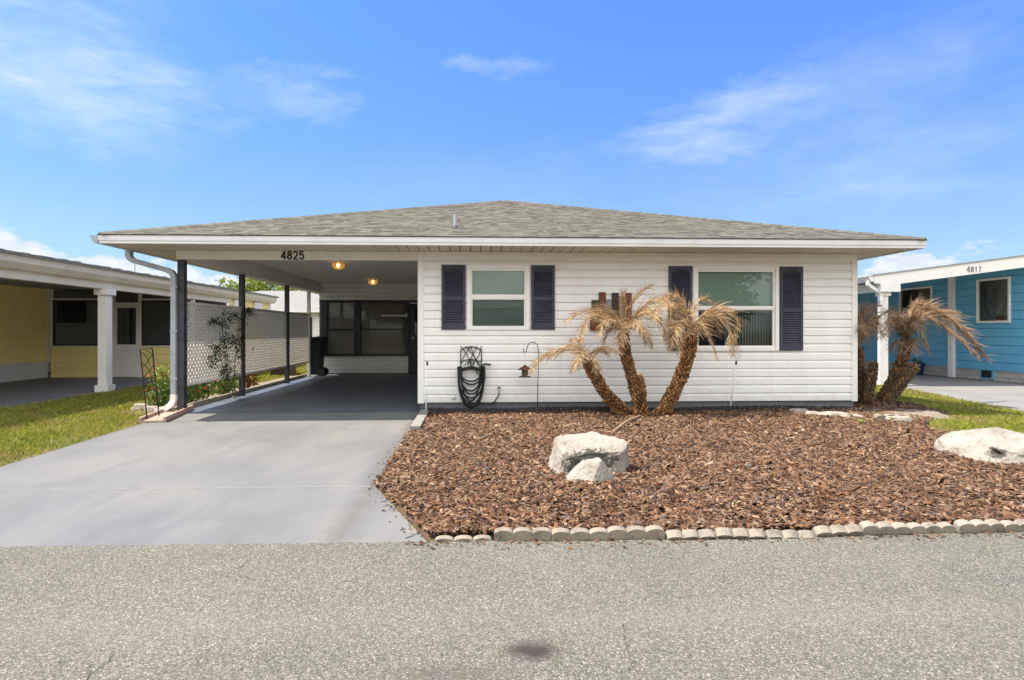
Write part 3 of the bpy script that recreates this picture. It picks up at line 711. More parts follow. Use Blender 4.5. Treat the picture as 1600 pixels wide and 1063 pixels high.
def louver_shutter(x0, x1, z0, z1):
    y1 = FY - .014; y0 = y1 - .03
    m = MB(); fr = .042; mid = (z0 + z1) / 2 - 0.02 * (z1 - z0)
    m.box(x0, x0 + fr, y0, y1, z0, z1); m.box(x1 - fr, x1, y0, y1, z0, z1)
    m.box(x0 + fr, x1 - fr, y0 + .001, y1, z0, z0 + .085); m.box(x0 + fr, x1 - fr, y0 + .001, y1, mid - .03, mid + .03)
    # arched top rail
    a0, a1 = x0 + fr, x1 - fr; n = 12; pts = [(a0, y0 + .001, z1), (a0, y0 + .001, z1 - .10)]
    for k in range(1, n):
        f = k / n; pts.append((a0 + (a1 - a0) * f, y0 + .001, z1 - .10 + .045 * math.sin(math.pi * f)))
    pts += [(a1, y0 + .001, z1 - .10), (a1, y0 + .001, z1)]
    for p, q in zip(pts[1:-2], pts[2:-1]):
        m.prism([p, q, (q[0], q[1], z1), (p[0], p[1], z1)], (0, .028, 0))
    o = m.build('shutter', 'shutter_navy', house, bevel=.003)
    MB().box(x0 + fr, x1 - fr, y1 - .004, y1, z0 + .085, z1 - .05).build('louver_backing', 'black_frame', o)
    s_ = MB()
    for za, zb in ((z0 + .085, mid - .03), (mid + .03, z1 - .085)):
        nn = int((zb - za) / .034)
        for k in range(nn):
            zc = za + (k + .5) * (zb - za) / nn
            s_.prism([(x0 + fr, y0 + .003, zc - .014), (x0 + fr, y0 + .007, zc - .017), (x0 + fr, y0 + .023, zc + .010), (x0 + fr, y0 + .019, zc + .013)], (x1 - x0 - 2 * fr, 0, 0))
    s_.build('louvers', 'shutter_navy', o)
for px0, px1, w in ((-.506, -.145, w1), (.846, 1.205, w1), (2.955, 3.315, w2), (4.69, 5.05, w2)):
    louver_shutter(px0, px1, w['z0'] + .005, w['z1'] - .005)

def house_window(w, gx0, gx1, gz0, gz1, mz0, mz1, big=False):
    x0, x1, z0, z1 = w['x0'], w['x1'], w['z0'], w['z1']; y0 = FY - .038; y1 = FY + .03
    f = MB()
    def ring(m, a0, a1, b0, b1, c0, c1, d0, d1, ya, yb):  # outer a(x) b(z), inner c d
        m.box(a0, c0, ya, yb, b0, b1); m.box(c1, a1, ya, yb, b0, b1); m.box(c0, c1, ya, yb, b0, d0); m.box(c0, c1, ya, yb, d1, b1)
    b = .055
    ring(f, x0, x1, z0, z1, x0 + b, x1 - b, z0 + b, z1 - b, y0, y1)
    fr = f.build('window', 'vinyl_frame', house, bevel=.004)
    s_ = MB()
    ring(s_, x0 + b, x1 - b, mz0, z1 - b, gx0, gx1, mz1, gz1, y0 + .018, y1)
    s_.build('upper_sash', 'vinyl_frame', fr, bevel=.003)
    s_ = MB()
    ring(s_, x0 + b, x1 - b, z0 + b, mz0 - .001, gx0 + .003, gx1 - .003, gz0, mz0 - .012, y0 + .026, y1)
    s_.build('lower_sash', 'vinyl_frame', fr, bevel=.003)
    MB().quad((gx0 - .01, FY - .005, mz1 - .01), (gx1 + .01, FY - .005, mz1 - .01), (gx1 + .01, FY - .005, gz1 + .01), (gx0 - .01, FY - .005, gz1 + .01)).build('pane', 'window_glass', fr)
    MB().quad((gx0 - .01, FY + .004, gz0 - .01), (gx1 + .01, FY + .004, gz0 - .01), (gx1 + .01, FY + .004, mz0), (gx0 - .01, FY + .004, mz0)).build('pane', 'window_glass', fr)
    MB().quad((gx0 - .01, FY - .006, gz0 - .01), (gx1 + .01, FY - .006, gz0 - .01), (gx1 + .01, FY - .006, mz0 - .005), (gx0 - .01, FY - .006, mz0 - .005)).build('insect_screen', 'mid_screen' if not big else 'light_screen', fr)
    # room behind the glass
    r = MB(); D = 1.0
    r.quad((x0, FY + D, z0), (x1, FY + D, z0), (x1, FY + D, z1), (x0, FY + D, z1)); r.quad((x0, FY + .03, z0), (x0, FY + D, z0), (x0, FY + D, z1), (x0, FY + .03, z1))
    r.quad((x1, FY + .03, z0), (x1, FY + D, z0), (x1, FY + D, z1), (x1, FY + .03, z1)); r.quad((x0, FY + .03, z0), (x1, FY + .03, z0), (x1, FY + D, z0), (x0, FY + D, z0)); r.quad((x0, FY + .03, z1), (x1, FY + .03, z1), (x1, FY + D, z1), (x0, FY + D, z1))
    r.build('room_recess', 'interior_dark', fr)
    return fr
fr = house_window(w1, -.044, .742, 1.292, 2.126, 1.700, 1.768)
m = MB()
n = 34
for k in range(n):
    zc = 1.30 + (2.12 - 1.30) * k / (n - 1)
    m.quad((-.03, FY + .034, zc - .011), (.73, FY + .034, zc - .011), (.73, FY + .046, zc + .010), (-.03, FY + .046, zc + .010))
m.quad((-.04, FY + .055, 1.25), (.74, FY + .055, 1.25), (.74, FY + .055, 2.15), (-.04, FY + .055, 2.15))
m.build('blind', 'blind_green', fr)
fr = house_window(w2, 3.42, 4.585, .99, 2.124, 1.548, 1.60, True)
MB().quad((3.4, FY + .05, 1.50), (4.6, FY + .05, 1.50), (4.6, FY + .05, 2.16), (3.4, FY + .05, 2.16)).build('roller_blind', 'blind_green', fr)
m = MB()
for k in range(16):
    xc = 3.88 + k * .045
    m.quad((xc, FY + .10, .93), (xc + .036, FY + .115, .93), (xc + .036, FY + .115, 2.0), (xc, FY + .10, 2.0))
m.build('vertical_blind', 'curtain', fr)

# roof
slope = 0.299; HW = (EX1 - EX0) / 2; CXR = (EX0 + EX1) / 2; RB = 27.0
def roof_course(mb, fn, L, zmax_t, inset0, inset1, seed):
    rr = random.Random(seed); e = 0.135; k = 0; cosl = 1 / math.sqrt(1 + slope * slope)
    t = 0
    while t < zmax_t:
        t1 = min(t + e * cosl, zmax_t)
        s = inset0(t) ; e_ = L - inset1(t)
        while s < e_ - 0.01:
            w = rr.choice((.07, .10, .13, .17)); s2 = min(s + w, e_)
            h = rr.choice((0.005, 0.007, 0.011))
            j = rr.uniform(-.004, .004)
            a0, a1 = max(s, inset0(t1)) if s <= inset0(t1) else s, min(s2, L - inset1(t1)) if s2 >= L - inset1(t1) else s2
            if a1 < a0: a0 = a1 = (a0 + a1) / 2
            mb.quad(fn(s, t + j, h), fn(s2, t + j, h), fn(a1, t1, 0.004), fn(a0, t1, 0.004))
            mb.quad(fn(s, t + j, 0), fn(s2, t + j, 0), fn(s2, t + j, h), fn(s, t + j, h))
            s = s2
        t = t1; k += 1
m = MB()
P = lambda x, y, t, h: (x, y, EZ + slope * t + h)
roof_course(m, lambda s, t, h: P(EX0 + s, EY - .02 + t, t, h), EX1 - EX0, HW, lambda t: t, lambda t: t, 1)
roof_course(m, lambda s, t, h: P(EX0 - .02 + t, EY + s, t, h), RB - EY, HW, lambda t: t, lambda t: t, 2)
roof_course(m, lambda s, t, h: P(EX1 + .02 - t, RB - s, t, h), RB - EY, HW, lambda t: t, lambda t: t, 3)
zr = EZ + slope * HW - .002; e = .012
m.add([(EX0, RB, EZ), (EX1, RB, EZ), (CXR, RB - HW, zr)], [(0, 1, 2)])
m.add([(EX0, EY, EZ - e), (EX1, EY, EZ - e), (CXR, EY + HW, zr - e), (CXR, RB - HW, zr - e), (EX0, RB, EZ - e), (EX1, RB, EZ - e)], [(0, 1, 2), (0, 2, 3, 4), (1, 5, 3, 2)])
roof = m.build('roof', 'shingles', house)
m = MB()   # hip and ridge caps
def caps(a, b, n):
    a = Vector(a); b = Vector(b); d = (b - a).normalized(); sd = d.cross(Vector((0, 0, 1))).normalized(); st = (b - a).length / n
    for k in range(n):
        p = a + d * st * k; q = p + d * st * 1.15; up = Vector((0, 0, .022)); dn = Vector((0, 0, -.020)); w = .12
        l1 = Vector((0, 0, .007))
        m.add([p - sd * w + dn + l1, p + up + l1, p + sd * w + dn + l1, q - sd * w + dn, q + up, q + sd * w + dn], [(0, 1, 4, 3), (1, 2, 5, 4), (0, 2, 1)])
caps((EX0, EY, EZ + .005), (CXR, EY + HW, zr + .005), 50)
caps((EX1, EY, EZ + .005), (CXR, EY + HW, zr + .005), 50)
caps((CXR, EY + HW, zr + .008), (CXR, RB - HW, zr + .008), 40)
m.build('hip_caps', 'shingles', roof)
vz = EZ + slope * (9.27 - EY)
v = MB().tube([(-.306, 9.27, vz - .03), (-.306, 9.27, vz + .21)], .026, 14).build('vent_pipe', 'gutter_metal', roof, smooth=False)
MB().lathe([(.07, 0), (.04, .02), (.03, .04)], (-.306, 9.27, vz)).build('pipe_boot', 'dark_post', v)
# fascia (two steps), soffit
m = MB()
m.box(EX0, EX1, EY - .018, EY + .004, 2.434, 2.505); m.box(EX0 + .006, EX1 - .006, EY - .008, EY + .012, 2.395, 2.4338)
m.box(EX1 - .022, EX1, EY + .0045, RB, 2.434, 2.505); m.box(EX1 - .03, EX1 - .006, EY + .0125, RB, 2.395, 2.4338)
m.box(EX0, EX0 + .022, EY + .0045, RB, 2.395, 2.505)
m.build('fascia', 'fascia_paint', house)
MB().box(EX0 - .012, EX1 + .012, EY - .03, EY + .1, 2.506, 2.5125).box(EX0 - .012, EX0 + .1, EY + .101, RB, 2.506, 2.5125).box(EX1 - .1, EX1 + .012, EY + .101, RB, 2.506, 2.5125).build('drip_edge', 'dark_post', house)
m = MB()   # soffit boards with grooves
def soffit_boards(xa, xb, y0, y1, along):
    s_ = xa
    while s_ < xb:
        e_ = min(s_ + .148, xb)
        if along == 'x': m.box(s_ + .006, e_ - .006, y0, y1, SOF, SOF + .012)
        else: m.box(y0, y1, s_ + .006, e_ - .006, SOF, SOF + .012)
        s_ += .15
soffit_boards(EX0 + .03, EX1 - .03, EY + .012, FY + .0, 'x')
soffit_boards(FY + .002, 26.5, EX0 + .03, PX - .06, 'y'); soffit_boards(FY + .002, 26.5, WX1 + .0, EX1 - .03, 'y')
so_ = m.build('soffit', 'soffit', house)
MB().box(EX0 + .03, EX1 - .03, EY + .013, FY + .02, SOF + .020, SOF + .026).box(EX0 + .03, PX - .06, FY + .021, 26.5, SOF + .020, SOF + .026).box(WX1, EX1 - .03, FY + .021, 26.5, SOF + .020, SOF + .026).build('soffit_backing', 'dark_post', so_)
# carport
MB().box(PX - .055, WX0 - .02, FY - .02, FY + .05, 2.275, 2.409).build('header_beam', 'beam_paint', house, bevel=.006)
MB().box(PX - .05, PX + .05, FY + .052, BY + .2, 2.275, 2.409).box(PX + .03, PX + .049, FY + .052, BY, 2.41, 2.549).build('side_beam', 'beam_paint', house, bevel=.004)
MB().box(PX + .03, WX0, FY + .04, BY + .1, 2.55, 2.58).box(PX + .05, WX0 - .002, FY + .03, FY + .05, 2.41, 2.549).build('carport_ceiling', 'ceiling_paint', house)
for k, (py, matn, hw) in enumerate(((9.255, 'dark_post', .05), (11.58, 'dark_post', .045), (14.3, 'dark_post', .045), (16.15, 'beam_paint', .04))):
    MB().box(PX - hw, PX + hw, py - hw, py + hw, 0, 2.274).build('carport_post', matn, house, bevel=.004)
# back wall windows and door
m = MB()
m.box(-4.34, -0.85, BY - .06, BY + .02, 2.0, 2.075); m.box(-4.30, -1.88, BY - .06, BY + .02, .505, .57)
for xa, xb in ((-4.30, -4.135), (-3.385, -3.20), (-1.975, -1.88)): m.box(xa, xb, BY - .055, BY + .02, .571, 1.999)
bw = m.build('rear_window', 'black_frame', house, bevel=.003)
m = MB(); m.box(-4.13, -3.39, BY - .04, BY, 1.235, 1.275); m.box(-3.195, -1.98, BY - .04, BY, 1.235, 1.275)
m.build('mid_rail', 'black_frame', bw)
for xa, xb in ((-4.135, -3.385), (-3.20, -1.975)):
    for za, zb in ((.571, 1.234), (1.276, 1.999)):
        MB().quad((xa, BY - .02, za), (xb, BY - .02, za), (xb, BY - .02, zb), (xa, BY - .02, zb)).build('pane', 'dark_glass', bw)
m = MB()
for k in range(40):
    zc = .60 + k * .035
    m.quad((-4.12, BY + .02, zc - .015), (-3.4, BY + .02, zc - .015), (-3.4, BY + .033, zc + .015), (-4.12, BY + .033, zc + .015))
    if k > 5: m.quad((-3.18, BY + .02, zc - .015), (-2.0, BY + .02, zc - .015), (-2.0, BY + .033, zc + .015), (-3.18, BY + .033, zc + .015))
m.box(-4.2, -1.9, BY + .05, BY + .06, .5, 2.05)
m.build('rear_blind', 'blind_grey', bw)
d = MB().box(-1.84, -0.93, BY - .03, BY + .02, .02, 1.995).box(-1.879, -1.841, BY - .05, BY + .02, .0, 1.999).build('door', 'black_frame', house, bevel=.003)
m = MB().lathe([(0, -.03), (.028, -.02), (.032, 0), (.02, .02), (.012, .03)], (0, 0, 0), 14)
m.v = [(x - 1.74, BY - .06 + zz, 1.02 + y) for x, y, zz in m.v]
m.build('knob', 'white_plastic', d, smooth=True)
MB().box(-1.7, -1.3, BY - .038, BY - .031, 1.1, 1.85).build('door_glass', 'dark_glass', d)
MB().box(-2.62, -1.9, BY - .12, BY - .10, 1.62, 1.66).box(-1.95, -1.9, BY - .10, BY - .061, 1.60, 1.70).build('wall_bracket', 'white_trim', bw)

# house number
GLYPH = {'4': [[(.72, 0), (.72, 1), (.06, .30), (.06, .28), (.98, .28)]],
         '8': [[(.5 + .34 * math.cos(a * math.pi / 8), .755 + .19 * math.sin(a * math.pi / 8)) for a in range(17)], [(.5 + .40 * math.cos(a * math.pi / 8), .29 + .235 * math.sin(a * math.pi / 8)) for a in range(17)]],
         '2': [[(.12, .74), (.15, .84), (.26, .92), (.5, .95), (.74, .91), (.86, .78), (.84, .62), (.70, .46), (.4, .25), (.12, .07), (.12, .06), (.92, .06)]],
         '5': [[(.84, .94), (.22, .94), (.16, .52), (.30, .60), (.52, .63), (.76, .57), (.90, .40), (.88, .22), (.74, .09), (.5, .05), (.26, .09), (.12, .22)]],
         '1': [[(.22, .72), (.40, .80), (.56, .97), (.56, 0)]],
         '7': [[(.10, .93), (.90, .93), (.62, .55), (.48, .30), (.42, 0)]]}
def text_obj(txt, h, name, material, parent, center, bold=.085, squeeze=.56, depth=.006):
    """house numerals: flat cut strokes standing 6 mm proud of the board they are fixed to"""
    t = None
    adv = h * squeeze * 1.26
    for n_, ch in enumerate(txt):
        x0 = center[0] + (n_ - len(txt) / 2) * adv + adv * .1; z0 = center[2] - h / 2; m = MB(); q = 0
        for path in GLYPH[ch]:
            P = [Vector((x0 + a * h * squeeze, 0, z0 + b * h)) for a, b in path]
            for a, b in zip(P[:-1], P[1:]):
                d = (b - a); 
                if d.length < 1e-4: continue
                d.normalize(); s_ = Vector((-d.z, 0, d.x)) * bold * h; q += 1; yb = center[1]; yf = center[1] - depth - q * .00025
                e_ = d * bold * h * .35
                m.prism([(p.x, yb, p.z) for p in (a - e_ - s_, b + e_ - s_, b + e_ + s_, a - e_ + s_)], (0, yf - yb, 0))
        m.build(name, material, parent)
c4 = on_y(457.3, 399.3, FY - .021)
text_obj('4825', .125, 'house_number', 'black_frame', house, c4)

# left gutter and downspout
m = MB()
gx = EX0
prof = [(gx - .001, 2.50), (gx - .001, 2.40), (gx - .065, 2.40), (gx - .085, 2.43), (gx - .105, 2.48), (gx - .118, 2.50), (gx - .112, 2.50), (gx - .10, 2.478), (gx - .08, 2.43), (gx - .063, 2.406), (gx - .007, 2.406), (gx - .007, 2.50)]
m.prism([(x, EY - .01, z) for x, z in prof], (0, 18.3, 0))
m.prism([(x, EY - .012, z) for x, z in (prof[0], prof[1], prof[2], prof[3], prof[4], prof[5])], (0, .01, 0))
gut = m.build('gutter', 'gutter_metal', house)
def rect_tube(m, pts, w, dd):
    P = [Vector(p) for p in pts]; rings = []
    for i, p in enumerate(P):
        d = (P[min(i + 1, len(P) - 1)] - P[max(i - 1, 0)]).normalized()
        side = Vector((0, 1, 0)); u = d.cross(side).normalized()
        rings += [p + side * dd + u * w, p - side * dd + u * w, p - side * dd - u * w, p + side * dd - u * w]
    fs = [(i * 4 + k, i * 4 + (k + 1) % 4, (i + 1) * 4 + (k + 1) % 4, (i + 1) * 4 + k) for i in range(len(P) - 1) for k in range(4)]
    fs += [(3, 2, 1, 0), tuple(len(P) * 4 - 4 + k for k in range(4))]
    m.add(rings, fs)
dy = 9.2; dx = PX - .085
m = MB(); rect_tube(m, [(EX0 - .05, dy, 2.40), (EX0 - .05, dy, 2.335), (EX0 - .035, dy, 2.29), (EX0 + .01, dy, 2.255), (dx - .12, dy, 2.12), (dx - .04, dy, 2.085), (dx - .005, dy, 2.03), (dx, dy, 1.96), (dx, dy, .22)], .036, .05)
ds = m.build('downspout', 'gutter_metal', house)
m = MB(); rect_tube(m, [(dx, dy, .28), (dx, dy, .20), (dx - .03, dy - .01, .13), (dx - .1, dy - .03, .075), (dx - .24, dy - .05, .045)], .040, .055)
m.build('outlet_elbow', 'white_trim', ds)
for zz in (.5, 1.2, 1.85): MB().box(dx - .042, dx + .06, dy - .054, dy - .05, zz, zz + .03).build('strap', 'gutter_metal', ds)

# lattice screens
def lattice_panel(y0, y1, zA, zB, xx):
    m = MB(); w = .0445; per = .0765; s2 = math.sqrt(2)
    def clip(poly):
        for ax, lim, sg in ((0, y0, 1), (0, y1, -1), (1, zA, 1), (1, zB, -1)):
            out = []
            for i in range(len(poly)):
                a, b = poly[i - 1], poly[i]
                ia, ib = (a[ax] - lim) * sg >= 0, (b[ax] - lim) * sg >= 0
                if ia != ib:
                    t = (lim - a[ax]) / (b[ax] - a[ax]); out.append((a[0] + t * (b[0] - a[0]), a[1] + t * (b[1] - a[1])))
                if ib: out.append(b)
            poly = out
            if len(poly) < 3: return None
        return poly
    L = (y1 - y0) + (zB - zA)
    for lay, sg in ((0, 1), (1, -1)):
        n = int(L / (per * s2)) + 2
        for k in range(n):
            c = (y0 if sg > 0 else y1) + sg * (k * per * s2 - (zB - zA))
            hw = w * s2 / 2; H_ = zB - zA
            pl = [(c - hw, zA), (c + hw, zA), (c + hw + sg * H_, zB), (c - hw + sg * H_, zB)]
            pl = clip(pl)
            if pl: m.prism([(xx + lay * .0062, a, b) for a, b in pl], (.006, 0, 0))
    return m
lat = thing('lattice_screen', (PX, 12.7, 0), 'white diagonal lattice screen hung between the dark carport posts', 'lattice screen')
for y0, y1 in ((9.31, 11.53), (11.63, 14.25), (14.35, 16.1)):
    p = lattice_panel(y0, y1, .42, 1.62, PX - .006).build('lattice_panel', 'lattice_vinyl', lat)
    MB().box(PX - .015, PX + .016, y0, y1, 1.6201, 1.66).build('rail', 'vinyl_frame', p); MB().box(PX - .015, PX + .016, y0, y1, .385, .4199).build('rail', 'vinyl_frame', p)

# ceiling lamps
def lamp(y, label):
    c = (-2.65, y, 2.55)
    t = thing('ceiling_light', c, label, 'ceiling light', 'ceiling lights in the carport')
    MB().lathe([(0, 0), (.075, 0), (.075, -.012), (.05, -.022), (0, -.022)], c, 20).build('base_plate', 'brass', t, smooth=True)
    MB().lathe([(.05, -.02), (.105, -.03), (.125, -.06), (.115, -.10), (.07, -.135), (0, -.145)], c, 22).build('lamp_shade', 'lamp_glass', t, smooth=False)
    MB().lathe([(0, -.03), (.02, -.035), (.035, -.065), (.025, -.095), (0, -.105)], c, 14).build('bulb', 'bulb_glow', t, smooth=True)
lamp(11.9, 'lit amber glass ceiling light in the carport, nearer the house number')
lamp(15.9, 'smaller looking lit amber ceiling light further back, near the carport rear wall')

# ------------------------------------------------------------------ things on the facade
Yw = FY - .016
hh = thing('hose_holder', (-.06, Yw, .62), 'black wrought iron hose holder with looped arch back mounted on the white siding', 'hose holder')
def fp(px, py, Y=Yw - .02): return on_y(px, py, Y)
m = MB(); r = .008
L_, Rr = 719.8, 752.2
arch = [fp(L_, 574)] + [fp(L_, 548)] + [fp(L_ + (Rr - L_) * k / 10, 548 - 8 * math.sin(math.pi * (.12 + .76 * k / 10)) + 2) for k in range(11)] + [fp(Rr, 548), fp(Rr, 574)]
m.tube(arch, r, 6)
for a, b, bend in ((L_, 736, -3), (724, 745, 3), (736, Rr, 3), (Rr, 736, -3), (748, 727, 3), (736, L_, 3)):
    ys, ye = (573, 541) if True else (0, 0)
    m.tube([fp(a + (b - a) * t + bend * math.sin(math.pi * t), ys + (ye - ys) * t + 0.0) for t in [k / 8 for k in range(9)]], r * .8, 6)
m.tube([fp(L_ + (Rr - L_) * k / 8, 566 - 4.5 * math.sin(math.pi * k / 8)) for k in range(9)], r * .8, 6)
for xx in (731, 736, 741): m.tube([fp(xx, 572), fp(736 + (xx - 736) * .4, 561)], r * .8, 6)
m.build('holder_back', 'black_iron', hh)
a = fp(L_ + 1, 573); b = fp(Rr - 1, 573)
m = MB(); n = 12
for k in range(n):
    f0, f1 = k / n, (k + 1) / n; zz = lambda f: a.z + .0 + .035 * math.sin(math.pi * f) - .03
    x0_, x1_ = a.x + (b.x - a.x) * f0, a.x + (b.x - a.x) * f1
    m.add([(x0_, Yw, zz(f0)), (x1_, Yw, zz(f1)), (x1_, Yw - .13, zz(f1)), (x0_, Yw - .13, zz(f0)), (x0_, Yw, zz(f0) - .05), (x1_, Yw, zz(f1) - .05), (x1_, Yw - .13, zz(f1) - .012), (x0_, Yw - .13, zz(f0) - .012)],
          [(0, 1, 2, 3), (4, 7, 6, 5), (0, 4, 5, 1), (3, 2, 6, 7)])
m.build('holder_tray', 'black_iron', hh)
# hose: loops of one continuous run
hose = MB(); ctrl = []
loops = [(716, 757, 637, 0), (718, 755, 633, 1), (717, 756.5, 622, 2), (720, 753, 611, 3), (719, 752, 596, 4), (722, 750, 626, 5), (718.5, 753, 601, 6), (715.5, 757, 635, 7), (719, 754, 616, 8), (716.5, 750, 628, 9)]
def cat(xl, xr, yb, dpt, n=14):
    Y = Yw - .035 - .012 * dpt; out = []
    for k in range(n + 1):
        f = k / n; s_ = math.sin(math.pi * f)
        mid = (xl + xr) / 2; wx = (xr - xl) / 2
        ang = math.pi * f
        x = mid - wx * math.cos(ang) * (1.0 if s_ < .6 else 1.0); y = 573 + (yb - 573) * (s_ ** .62)
        out.append(on_y(x, y, Y))
    return out
for k, (xl, xr, yb, dp) in enumerate(loops):
    c_ = cat(xl + random.uniform(-1, 1), xr + random.uniform(-1, 1), yb, dp)
    if k % 2: c_ = c_[::-1]
    ctrl += c_
hose.tube(ctrl, .0118, 8)
hose.tube([on_y(x, y, Yw - .05) for x, y in ((757, 575), (758, 592), (756.5, 597), (750, 597))], .0095, 8)
hose.tube([on_y(x, y, Yw - .06) for x, y in ((746, 585), (743.5, 579), (748, 577), (752, 573), (757, 569.5))], .0095, 8)
tl = [(750, 622), (748, 628), (756, 631), (768, 632.5), (772, 628.5), (779, 619), (779.5, 614)]
hose.tube([on_y(x, y, Yw - .05) for x, y in tl], .0105, 8)
ho = hose.build('garden_hose', 'black_rubber', None, (-.06, Yw, .3), smooth=True)
tag(ho, 'black garden hose hanging in loops from the iron holder and joined to the wall tap', 'hose')
nz = MB().tube([on_y(754, 571.5, Yw - .06), on_y(757, 569, Yw - .06), on_y(766, 570, Yw - .06), on_y(767, 570.3, Yw - .06)], [.012, .016, .014, .018], 10).build('spray_nozzle', 'black_rubber', ho, smooth=True)
tp = on_y(779.3, 608, Yw)
t = thing('wall_tap', (tp.x, Yw, tp.z), 'small metal garden tap on the siding at the end of the hose', 'tap')
m = MB().tube([(tp.x, Yw, tp.z), (tp.x, Yw - .05, tp.z), (tp.x, Yw - .07, tp.z - .03), (tp.x, Yw - .075, tp.z - .07)], [.014, .014, .013, .015], 10)
m.build('spout', 'gutter_metal', t, smooth=True)
MB().lathe([(0, .02), (.024, .018), (.026, .026), (.024, .034), (0, .036)], (tp.x, Yw - .045, tp.z), 12).build('tap_handle', 'black_iron', t)
vc = on_y(708.8, 621, Yw)
m = MB().lathe([(.036, 0), (.034, .018), (.026, .030), (0, .034)], (0, 0, 0), 20); m.v = [(vc.x + x, Yw - zz, vc.z + y) for x, y, zz in m.v]
tag(m.build('vent_cap', 'white_plastic', None, tuple(vc), smooth=True), 'small round white vent cap low on the siding left of the hose', 'vent cap')

# shepherd hook and feeder
hy = 8.95
hk = [(839.6, 646), (840.2, 600), (841.8, 556)] + [(830 + 11.8 * math.cos(R(a_)), 547 - 12.5 * math.sin(R(a_))) for a_ in range(0, 181, 20)] + [(818.5, 550), (820, 550.8)]
hk = [(839.6, 646), (840.4, 600), (841.8, 556), (841.3, 548)] + [(832.2 + 9 * math.cos(R(a_)), 546 - 11 * math.sin(R(a_))) for a_ in range(20, 160, 20)] + [(823, 545), (822.4, 549), (820.8, 551), (818.6, 549.5), (817.8, 545)]
m = MB().tube([on_y(x, y, hy) for x, y in hk], .0055, 8)
b0 = on_y(839.6, 646, hy)
tag(m.build('shepherd_hook', 'black_iron', None, (b0.x, hy, .05), smooth=True), 'thin black iron shepherd hook standing in the mulch before the siding', 'garden hook')
fc = on_y(820.3, 583, hy)
t = thing('bird_feeder', (fc.x, hy, fc.z), 'small rusty lantern shaped bird feeder hanging from the black hook', 'bird feeder')
MB().tube([(fc.x, hy, fc.z + .06), on_y(820.6, 551, hy)], .0015, 5).build('wire', 'gutter_metal', t)
MB().lathe([(.115, .045), (.11, .052), (.03, .10), (.012, .115), (0, .118)], (fc.x, hy, fc.z), 4).build('feeder_roof', 'rust_iron', t)
MB().lathe([(.05, .045), (.045, -.055)], (fc.x, hy, fc.z), 12).build('seed_tube', 'wood_olive', t, smooth=True)
MB().lathe([(0, -.062), (.085, -.06), (.09, -.05), (.084, -.052), (0, -.054)], (fc.x, hy, fc.z), 16).build('feeder_tray', 'rust_iron', t)

# marker stakes
def stake(px0, py0, px1, py1, Y, label):
    a = on_y(px0, py0, Y); b = on_y(px1, py1, Y)
    t = thing('marker_stake', (b.x, Y, b.z), label, 'marker stake', 'white marker stakes before the siding')
    MB().tube([b + (b - a) * .05, a], .011, 10).build('rod', 'white_plastic', t, smooth=True)
    d_ = (a - b).normalized()
    MB().tube([a, a + d_ * .05, a + d_ * .055], [.014, .014, .006], 10).build('tip', 'black_rubber', t, smooth=True)
stake(667.5, 571, 665.5, 649, 8.78, 'upright thin white stake with black tip beside the house corner trim')
stake(1150, 570, 1140, 645, 8.92, 'leaning thin white stake with black tip below the right window')

# wall art of wooden boards
t = thing('wall_art', (1.85, Yw, 1.5), 'wall decoration of staggered weathered wooden boards hung on the siding behind the palm', 'wall art')
for (xa, xb, ya, yb, mt, th) in ((924, 935.2, 469, 517, 'wood_olive', .02), (935.6, 946, 457, 512, 'wood_red', .035), (946.4, 955.2, 468, 519, 'wood_grey', .02), (955.6, 966.2, 458, 513, 'wood_dark', .035), (966.6, 976.2, 463, 516, 'wood_tan', .02), (976.6, 986.5, 458, 509, 'wood_red', .03)):
    a = on_y(xa, yb, Yw); b = on_y(xb, ya, Yw)
    MB().box(a.x, b.x, Yw - th, Yw, a.z, b.z).build('board', mt, t, bevel=.002)
a = on_y(921, 500, Yw); b = on_y(943, 516, Yw)
MB().box(a.x, b.x, Yw - .045, Yw - .036, a.z, b.z).build('board', 'wood_red', t, bevel=.002)

